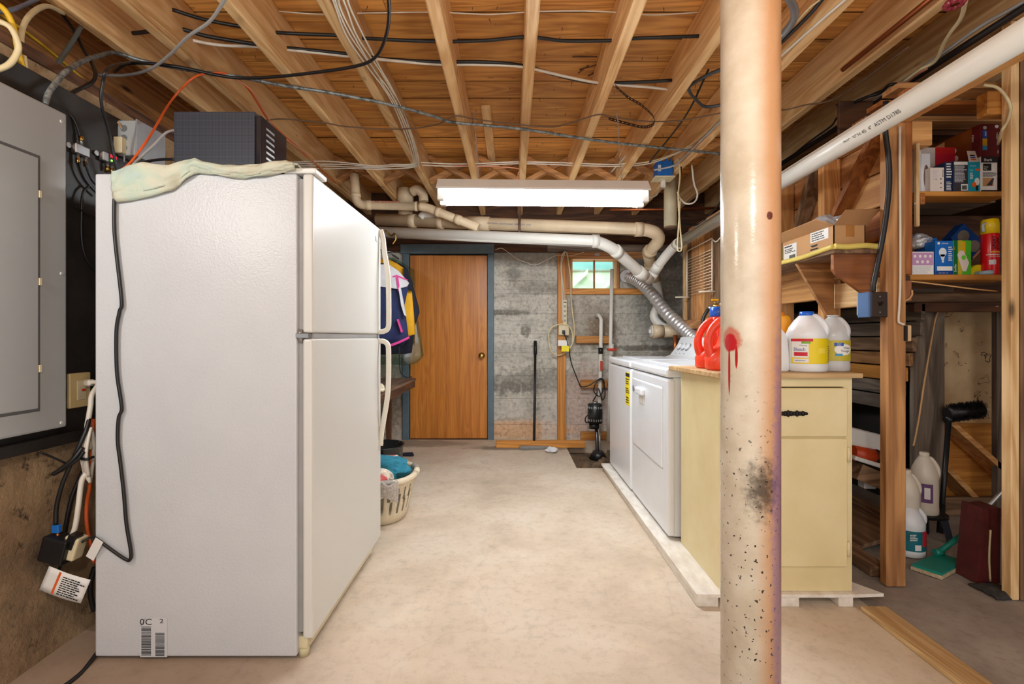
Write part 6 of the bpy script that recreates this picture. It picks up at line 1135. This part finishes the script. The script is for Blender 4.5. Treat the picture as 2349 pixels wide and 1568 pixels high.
o, q, w_, h_ = carton('product_box', 'black and white steam mop accessory box at the right of the upper shelf', 2250, 2288, 359, zA, paper, .06); decal(rect(0, w_, h_*.83, h_), q, R_, U_, ink, o, 'black_band'); text('Shark', q+V((w_*.15,-.0006,h_*.87)), R_, U_, .012, paper, o, bold=.02); decal(rect(w_*.12, w_*.62, h_*.60, h_*.80), q, R_, U_, ink, o, 'black_square'); text('Steam', q+V((w_*.16,-.0006,h_*.69)), R_, U_, .006, paper, o, bold=.02); text('Mop', q+V((w_*.16,-.0006,h_*.63)), R_, U_, .006, paper, o, bold=.02); lines(q, R_, U_, w_*.1, w_*.95, h_*.42, h_*.57, 5, m_print, o, 4); decal(rect(w_*.1, w_*.75, h_*.16, h_*.40), q, R_, U_, m_card, o, 'picture'); decal([(w_*.3,h_*.18),(w_*.65,h_*.18),(w_*.78,h_*.38),(w_*.68,h_*.38)], q+V((0,-.0004,0)), R_, U_, m_char, o, 'mop_picture'); decal(rect(0, w_, 0, h_*.05), q, R_, U_, ink, o, 'black_foot')
zM = zA+h_+.001
o, q, w_, h_ = carton('bulb_box', 'maroon light bulb multipack lying on the steam mop box', 2249, 2293, 284, zM, m_maroon, .30, 0, .005); text('relax', q+V((w_*.80,-.0004,h_*.74)), (0,0,-1), (1,0,0), .012, paper, o); decal(rect(w_*.1, w_*.34, h_*.55, h_*.80), q, R_, U_, m_blab, o, 'blue_patch'); decal(rect(w_*.1, w_*.34, h_*.34, h_*.55), q, R_, U_, m_gold, o, 'gold_patch'); decal(rect(w_*.1, w_*.34, h_*.20, h_*.34), q, R_, U_, m_skyl, o, 'sky_patch'); decal(ell(w_*.84, h_*.92, .009, .008), q, R_, U_, paper, o, 'round_logo'); decal(ell(w_*.22, h_*.88, .009, .008), q, R_, U_, m_lightgrey, o, 'round_logo'); text('13W', q+V((w_*.20,-.0006,h_*.77)), (0,0,-1), (1,0,0), .008, paper, o, bold=.02); text('HD', q+V((w_*.85,-.0006,h_*.2)), (0,0,-1), (1,0,0), .008, paper, o)
q3 = V((q.x-.0006, YS+.005+.30, zM)); decal(rect(.0, .26, .0, h_*.98), q3, (0,-1,0), U_, flat('brown_gold_print', rgb(126,66,22), .4), o, 'side_print'); 
for dx, dz in ((.09,.065),(.15,.075),(.10,.028),(.16,.035)): decal(ell(dx, dz, .032, .02), q3+V((-.0005,0,0)), (0,-1,0), U_, paper, o, 'bulb_picture')
text('relax', q3+V((-.001,-.262,h_*.75)), (0,0,-1), (0,-1,0), .012, paper, o)
o, q, w_, h_ = carton('bulb_box', 'dark navy bulb box lying behind the cyan one', 2200, 2250, 375, zA, m_navy_c, .08, 0, .10); zt_ = h_; decal(rect(w_*.5, w_*.75, 0, h_), q, R_, U_, m_gold, o, 'gold_band')
# lower shelf
o, q, w_, h_ = carton('product_box', 'small white and lilac box at the left of the lower closet shelf', 2086, 2142, 577, zB, paper, .07); decal(rect(w_*.11, w_*.97, h_*.41, h_*.96), q, R_, U_, m_lilac, o, 'lilac_panel')
for k in range(4): decal(ell(w_*(.22+.21*k), h_*.80, .0065, .0075, 12), q+V((0,-.0005,0)), R_, U_, paper, o, 'icon')
for k in range(3): decal(ell(w_*(.32+.21*k), h_*.56, .0065, .0075, 12), q+V((0,-.0005,0)), R_, U_, paper, o, 'icon')
lines(q, R_, U_, w_*.11, w_*.95, h_*.05, h_*.38, 6, m_lightgrey, o, 6)
o, q, w_, h_ = carton('bulb_box', 'blue light bulb box with a white bulb picture on the lower closet shelf', 2146, 2186, 552, zB, m_bluec, .06); text('refresh', q+V((w_*.32,-.0003,h_*.90)), R_, U_, .008, paper, o); decal(ell(w_*.17, h_*.925, .006, .006, 14), q, R_, U_, paper, o, 'round_logo'); decal(ell(w_*.40, h_*.66, w_*.22, h_*.13), q, R_, U_, flat('bulb_white', rgb(226,234,242), .4), o, 'bulb_picture'); decal([(w_*.26,h_*.60),(w_*.54,h_*.60),(w_*.48,h_*.44),(w_*.33,h_*.44)], q, R_, U_, flat('bulb_white', rgb(226,234,242), .4), o, 'bulb_picture'); decal(rect(w_*.35, w_*.47, h_*.36, h_*.44), q, R_, U_, m_lightgrey, o, 'bulb_base'); decal(rect(w_*.08, w_*.95, h_*.12, h_*.25), q, R_, U_, paper, o, 'white_panel'); decal(rect(0, w_, 0, h_*.11), q, R_, U_, m_dkblue, o, 'blue_foot'); lines(q, R_, U_, w_*.72, w_*.97, h_*.40, h_*.84, 7, paper, o, 8); text('+0.85  +9.84  +1.27', q+V((w_*.15,-.0005,h_*.04)), R_, U_, .004, paper, o)
o, q, w_, h_ = carton('product_box', 'green and yellow dry sweeper refill box on the lower closet shelf', 2187, 2228, 551, zB, m_green, .06); decal(rect(0, w_*.22, 0, h_), q, R_, U_, m_dkgreen, o, 'dark_green_side'); decal(rect(w_*.24, w_*.48, 0, h_), q, R_, U_, m_olive, o, 'yellow_band'); decal(rect(w_*.46, w_*.66, h_*.62, h_*.97), q+V((0,-.0003,0)), R_, U_, m_gold, o, 'gold_tab'); decal([(w_*.20,h_*.58),(w_*.34,h_*.70),(w_*.55,h_*.70),(w_*.86,h_*.35),(w_*.70,h_*.10),(w_*.50,h_*.10)], q+V((0,-.0005,0)), R_, U_, m_pale, o, 'cloth_picture'); text('DRY', q+V((w_*.06,-.0006,h_*.72)), (0,0,1), (-1,0,0), .006, m_gold, o); text('Swiffer', q+V((w_*.14,-.0008,h_*.08)), (0,0,1), (-1,0,0), .010, paper, o); decal(ell(w_*.55, h_*.50, .010, .011, 14), q+V((0,-.0009,0)), R_, U_, m_lime, o, 'round_mark')
o, q, w_, h_ = carton('bulb_box', 'blue bulb box partly hidden behind the lilac box', 2118, 2150, 545, zB, m_bluec, .05, 0, .09); 
# tilted blue two-window bulb pack
o = thing('bulb_pack', Q(2226,590,.12), 'blue two-window bulb pack tilted at the back of the lower shelf', 'box', 'boxes on the closet shelves'); ct_ = Q(2222,553,.12); th_ = -.75; ux_ = V((math.cos(th_), 0, math.sin(th_))); uy_ = V((-math.sin(th_), 0, math.cos(th_)))
ob('box_body', prism(rect(-.075, .075, -.048, .048), .05, ct_+V((0,.05,0)), ux_, uy_), m_dkblue, o)
for k in (-1, 1): decal(ell(.036*k, 0, .028, .030), ct_, ux_, uy_, flat('silver_window', rgb(176,170,162), .25, .5, var=.4), o, 'oval_window', lift=.001)
ob('card_edge', prism(rect(.066, .075, -.048, .048), .002, ct_+V((0,-.001,0)), ux_, uy_), flat('kraft_edge', rgb(206,140,104), .6), o)
blobcloth('plastic_bag', 'clear bag of pale bulbs beside the lilac box on the lower shelf', Q(2106,553,.10)+V((0,0,.0)), (.048,.05,.036), m_film, 15, 4, .3, 'plastic bag')
blobcloth('bag_contents', 'pinkish globe inside the clear bag on the lower shelf', Q(2104,558,.10), (.038,.04,.028), flat('pinkish_white', rgb(236,214,200), .6), 17, 3, .1, 'bulb')
gcx = P(2283,0,YS+.015); c = (gcx.x, YS+.04, zB); gs = thing('foam_can', c, 'red and yellow spray foam can at the right of the lower closet shelf', 'spray can')
ob('can_body', lathe([(.030,0),(.0325,.004),(.0325,.19),(.030,.20),(.027,.206)], c, 28), flat('can_red', rgb(220,24,34), .25, var=.03), gs); ob('cap', lathe([(.0335,.196),(.0335,.24),(.031,.262),(.026,.266)], c, 28), flat('can_yellow', rgb(246,208,10), .35), gs); ob('trigger', tube([V(c)+V((-.03,-.01,.245)), V(c)+V((-.045,-.012,.235)), V(c)+V((-.042,-.012,.205))], .006, 8), flat('pale_blue_grey', rgb(176,196,204), .4), gs)
text('GREAT', (c[0]-.006, c[1]-.0322, c[2]+.118), (0,0,1), (-1,0,0), .015, ink, gs, bold=.02, lift=.0008); text('STUFF', (c[0]+.013, c[1]-.0300, c[2]+.118), (0,0,1), (-1,-.3,0), .015, ink, gs, bold=.02, lift=.001); arctext('GAPS & CRACKS', (c[0], c[1], c[2]), .0329, -.05, .085, .006, paper, gs, .8); arcpatch(c, .0328, -.7, .8, .105, .112, m_gold, gs, 'gold_band'); arcpatch(c, .0328, -.9, -.1, .05, .072, m_lightgrey, gs, 'small_panel'); arcpatch(c, .0327, -1.2, 1.2, .095, .098, paper, gs, 'white_line')
yb_ = Q(2247,617,.05); o = thing('yellow_tool', yb_, 'yellow faceted plastic tool lying behind the grey tube', 'tool'); ob('tool_body', prism([(-.045,-.03),(.035,-.03),(.03,.004),(.012,.022),(-.01,.022),(-.045,.0)], .03, yb_+V((0,.03,0)), R_, U_, bv=.004), flat('bright_yellow', rgb(236,214,20), .4), o)
ta, tb = Q(2233,622,.06), Q(2276,619,-.002); rt_ = .0105; ta.z = zB+.0115; tb.z = zB+.0125; o = thing('plastic_tube', (ta+tb)/2, 'short pale blue-grey plastic tube on the lower closet shelf', 'tube'); tt_ = tube([ta, tb], rt_, 20, 1, cap=False); thick(tt_, .0015); ob('tube_wall', tt_, flat('pale_blue_tube', rgb(164,192,206), .4), o); ob('tube_core', cyl(ta, ta.lerp(tb, .9), rt_*.8, 16), black_pl, o)
# ================================================================ CLOSET FLOOR
m_teal2 = flat('teal_plastic', rgb(20,142,126), .45, var=.12)
mp0 = PZ(2150, 1292, .025); mo = thing('flat_mop', (mp0.x, mp0.y, 0), 'teal flat mop with a silver pole on the closet floor', 'mop')
pa = [PZ(2093,1296,.02), PZ(2160,1318,.02), PZ(2212,1290,.02), PZ(2155,1270,.02)]; bm = nb(); 
A_ = [bm.verts.new(V((p.x, p.y, .016))) for p in pa]; B_ = [bm.verts.new(V((p.x, p.y, .028))) for p in pa]; bm.faces.new(A_[::-1]); bm.faces.new(B_)
for k in range(4): bm.faces.new((A_[k], A_[(k+1) % 4], B_[(k+1) % 4], B_[k]))
ob('mop_plate', bm, m_teal2, mo); cpt = sum(pa, V((0,0,0)))/4
bm = nb(); A_ = [bm.verts.new(cpt+(p-cpt)*1.06+V((0,0,-.019))) for p in pa]; B_ = [bm.verts.new(V((v.co.x, v.co.y, .016))) for v in A_]
for v in A_: v.co.z = .001
bm.faces.new(A_[::-1]); bm.faces.new(B_)
for k in range(4): bm.faces.new((A_[k], A_[(k+1) % 4], B_[(k+1) % 4], B_[k]))
ob('mop_pad', bm, terry('beige_pad', rgb(206,184,150)), mo)
jt = P(2153,1280,2.36); ob('joint', cyl(V((jt.x-.02, jt.y, .04)), V((jt.x+.02, jt.y, .04)), .016, 14), m_teal2, mo); k1 = P(2205,1228,2.36); k2 = P(2295,1130,2.36); k0 = V((jt.x, jt.y, .04))
ob('lower_pole', tube([k0, k1], .0125, 12, 1), m_teal2, mo); ob('pole', tube([k1, k2, k2+(k2-k1)*.5], .0095, 12, 1), steel, mo)
cl_ = thing('folded_case', P(2262,1320,2.18), 'maroon leather case standing folded by the closet jamb', 'case'); a, b = P(2232,1315,2.15), P(2296,1145,2.2)
m_leather = flat('maroon_leather', rgb(92,34,34), .5, var=.3, nscale=12, bump=.3)
ob('case_side', prism([(0,0),(.055,0),(.06,.33),(.028,.335)], .10, (a.x+.005, 2.24, .0), (1,0,0), (0,0,1)), m_leather, cl_); ob('case_side', prism([(.058,0),(.105,0),(.11,.335),(.064,.33)], .10, (a.x+.005, 2.24, .0), (1,0,0), (0,0,1)), m_leather, cl_); ob('torn_edge', tube([V((a.x+.066, 2.138, .01)), V((a.x+.060, 2.137, .12)), V((a.x+.066, 2.137, .24))], .004, 6), cream_wire, cl_)
bm = grid(lambda u, v: V((P(2235,0,2.1).x+u*.13, 2.0+v*.13, .004+.022*abs(mnoise.noise(V((u*3, v*3, 2))))+.015*math.sin(u*PI)*math.sin(v*PI))), 14, 10); thick(bm, .006); ob('floor_rag', bm, flat('charcoal_cloth', rgb(60,58,56), .95, var=.3, bump=.5), None, 'charcoal rag on the floor at the closet jamb', 'rag')
# push broom leaning in the corner
br_ = thing('push_broom', P(2160,1222,2.68), 'black push broom leaning upside down in the closet', 'broom'); h1 = P(2156,1222,2.66); h2_ = P(2177,960,2.82)
h1.z = .012; ob('handle', tube([h1, h2_], .013, 12, 1), black_pl, br_); ob('hand_grip', tube([h1, h1.lerp(h2_, .24)], .016, 12, 1), black_pl, br_); a, b = P(2172,948,2.82), P(2252,938,2.80); ob('head_block', cyl(a, b, .036, 16), black_pl, br_)
bm = nb(); rd = random.Random(3)
for i in range(2200):
    ax_ = (b-a).normalized(); an = rd.uniform(0, 2*PI); p0 = a.lerp(b, .06+.94*rd.random()); d = V((rd.uniform(-.006,.006), math.cos(an), math.sin(an)))*rd.uniform(.045, .058); s_ = V((.0016,0,0)); vs = [bm.verts.new(p0-s_), bm.verts.new(p0+s_), bm.verts.new(p0+d+V((.001,.0,0))), bm.verts.new(p0+d-V((.001,0,0)))]; bm.faces.new(vs)
ob('bristles', bm, black_pl, br_, kind='stuff'); ob('clamp', cyl(h2_+V((-.02,0,-.01)), h2_+V((.03,0,.01)), .022, 12), black_pl, br_)
# step stool and bottles
st_ = thing('step_stool', PZ(2130,1232,0), 'small black folding step stool in the closet', 'stool'); sx, sy = P(2122,0,2.62).x, 2.62; zs_ = P(0,1172,2.62).z
ob('stool_top', loft([sell(sx, sy, z, .085, .09, 28, 3) for z in (zs_-.018, zs_-.003, zs_)]), black_pl, st_)
for dx, dy in ((-.06,-.06),(.06,-.06),(-.06,.06),(.06,.06)): ob('leg', beam((sx+dx*1.25, sy+dy*1.2, 0), (sx+dx*.9, sy+dy*.9, zs_-.015), .016, .03), flat('navy_plastic', rgb(30,38,54), .45), st_)
m_off = flat('off_white_bottle', rgb(226,216,200), .35, var=.05)
jy = 2.60; j1 = jug_round('cleaner_jug', 'off-white jug with a purple label standing on the step stool', P(2120,0,jy).x, jy, zs_+.001, .062, P(0,1037,jy).z-zs_, m_off, m_off, True, .9); c = (P(2120,0,jy).x, jy, zs_); arcpatch(c, .0632, -.9, -.1, .07, .17, flat('violet_label', rgb(110,70,120), .45), j1, 'violet_label'); arcpatch(c, .0636, -.7, -.3, .09, .15, paper, j1)
jy2 = 2.46; j2 = jug_round('cleaner_jug', 'off-white jug just right of the post, partly hidden', P(2080,0,jy2).x, jy2, .12, .055, .30, m_off, m_off, True, .9); ob('crate_stand', box(P(2080,0,jy2).x-.07, P(2080,0,jy2).x+.055, jy2-.06, jy2+.07, 0, .119, .004), W('dark', 0), None, 'dark wooden block under the hidden jug', 'wood block')
jy3 = 2.44; c = (P(2083,0,jy3).x, jy3, 0); j3 = jug_round('bleach_bottle', 'white bleach bottle with a teal and red label on the closet floor', c[0], jy3, .001, .070, .262, m_wb, flat('dark_blue_cap', rgb(34,70,140), .35), True, 1.1)
arcpatch(c, .0712, -1.3, .75, .035, .135, flat('teal_label', rgb(20,110,124), .45), j3, 'teal_label'); arcpatch(c, .0716, .2, .75, .06, .135, m_red, j3, 'red_label'); arcpatch(c, .0718, -.3, .1, .042, .07, paper, j3, 'barcode_patch'); lines(V((c[0]-.05, jy3-.0722, 0)), R_, U_, .0, .04, .09, .125, 4, paper, j3, 3)
# white container with orange drum behind the cabinet, long offcuts
wc = P(1985,1030,2.75); o = thing('drum_housing', wc, 'white plastic housing with an orange and black drum beside the cabinet', 'container')
bm = box(-.16, .16, -.10, .10, -.05, .05, .02, 2); xf(bm, Matrix.Translation(wc+V((0,.05,.055))) @ Matrix.Rotation(.25, 4, 'Y')); ob('housing', bm, white_pl, o); ob('drum', cyl(wc+V((-.10,-.03,-.01)), wc+V((.02,-.03,-.03)), .045, 20), flat('orange_red_drum', rgb(206,70,24), .4), o); ob('drum_end', cyl(wc+V((.02,-.03,-.03)), wc+V((.08,-.03,-.035)), .048, 20, .03), black_pl, o); bm = box(-.15, .15, -.09, .0, -.012, .012, .008, 2); xf(bm, Matrix.Translation(wc+V((0,-.03,-.065))) @ Matrix.Rotation(.3, 4, 'Y')); ob('lower_lip', bm, white_pl, o)
ob('timber_block', beam(P(1955,1075,2.72), P(2015,1100,2.72), .12, .09), W('old', 0), None, 'rough timber block propping the white housing', 'timber block'); 
ob('wood_ramp', prism([(0,0),(.35,0),(.35,.02),(0,.02)], .5, (1.77, 2.95, .012), (.96,0,.28), (-.28,0,.96)), W('old', 1), None, 'worn board lying against the stud wall beside the cabinet', 'board')
bw = PZ(2078,1345,0); o = thing('tape_dispenser', bw, 'small black and orange tool on the floor behind the post', 'tool'); ob('tool_body', box(1.735, 1.785, 2.2, 2.26, .03, .075, .012, 2), black_pl, o); ob('tool_base', box(1.735, 1.783, 2.2, 2.26, 0, .031, .004), flat('amber_base', rgb(226,120,30), .4), o)
ob('white_block', box(P(1975,0,2.75).x, P(2003,0,2.75).x, 2.72, 2.78, P(0,1118,2.75).z, P(0,1102,2.75).z, .006), paper, None, 'small white block resting behind the cabinet', 'block')
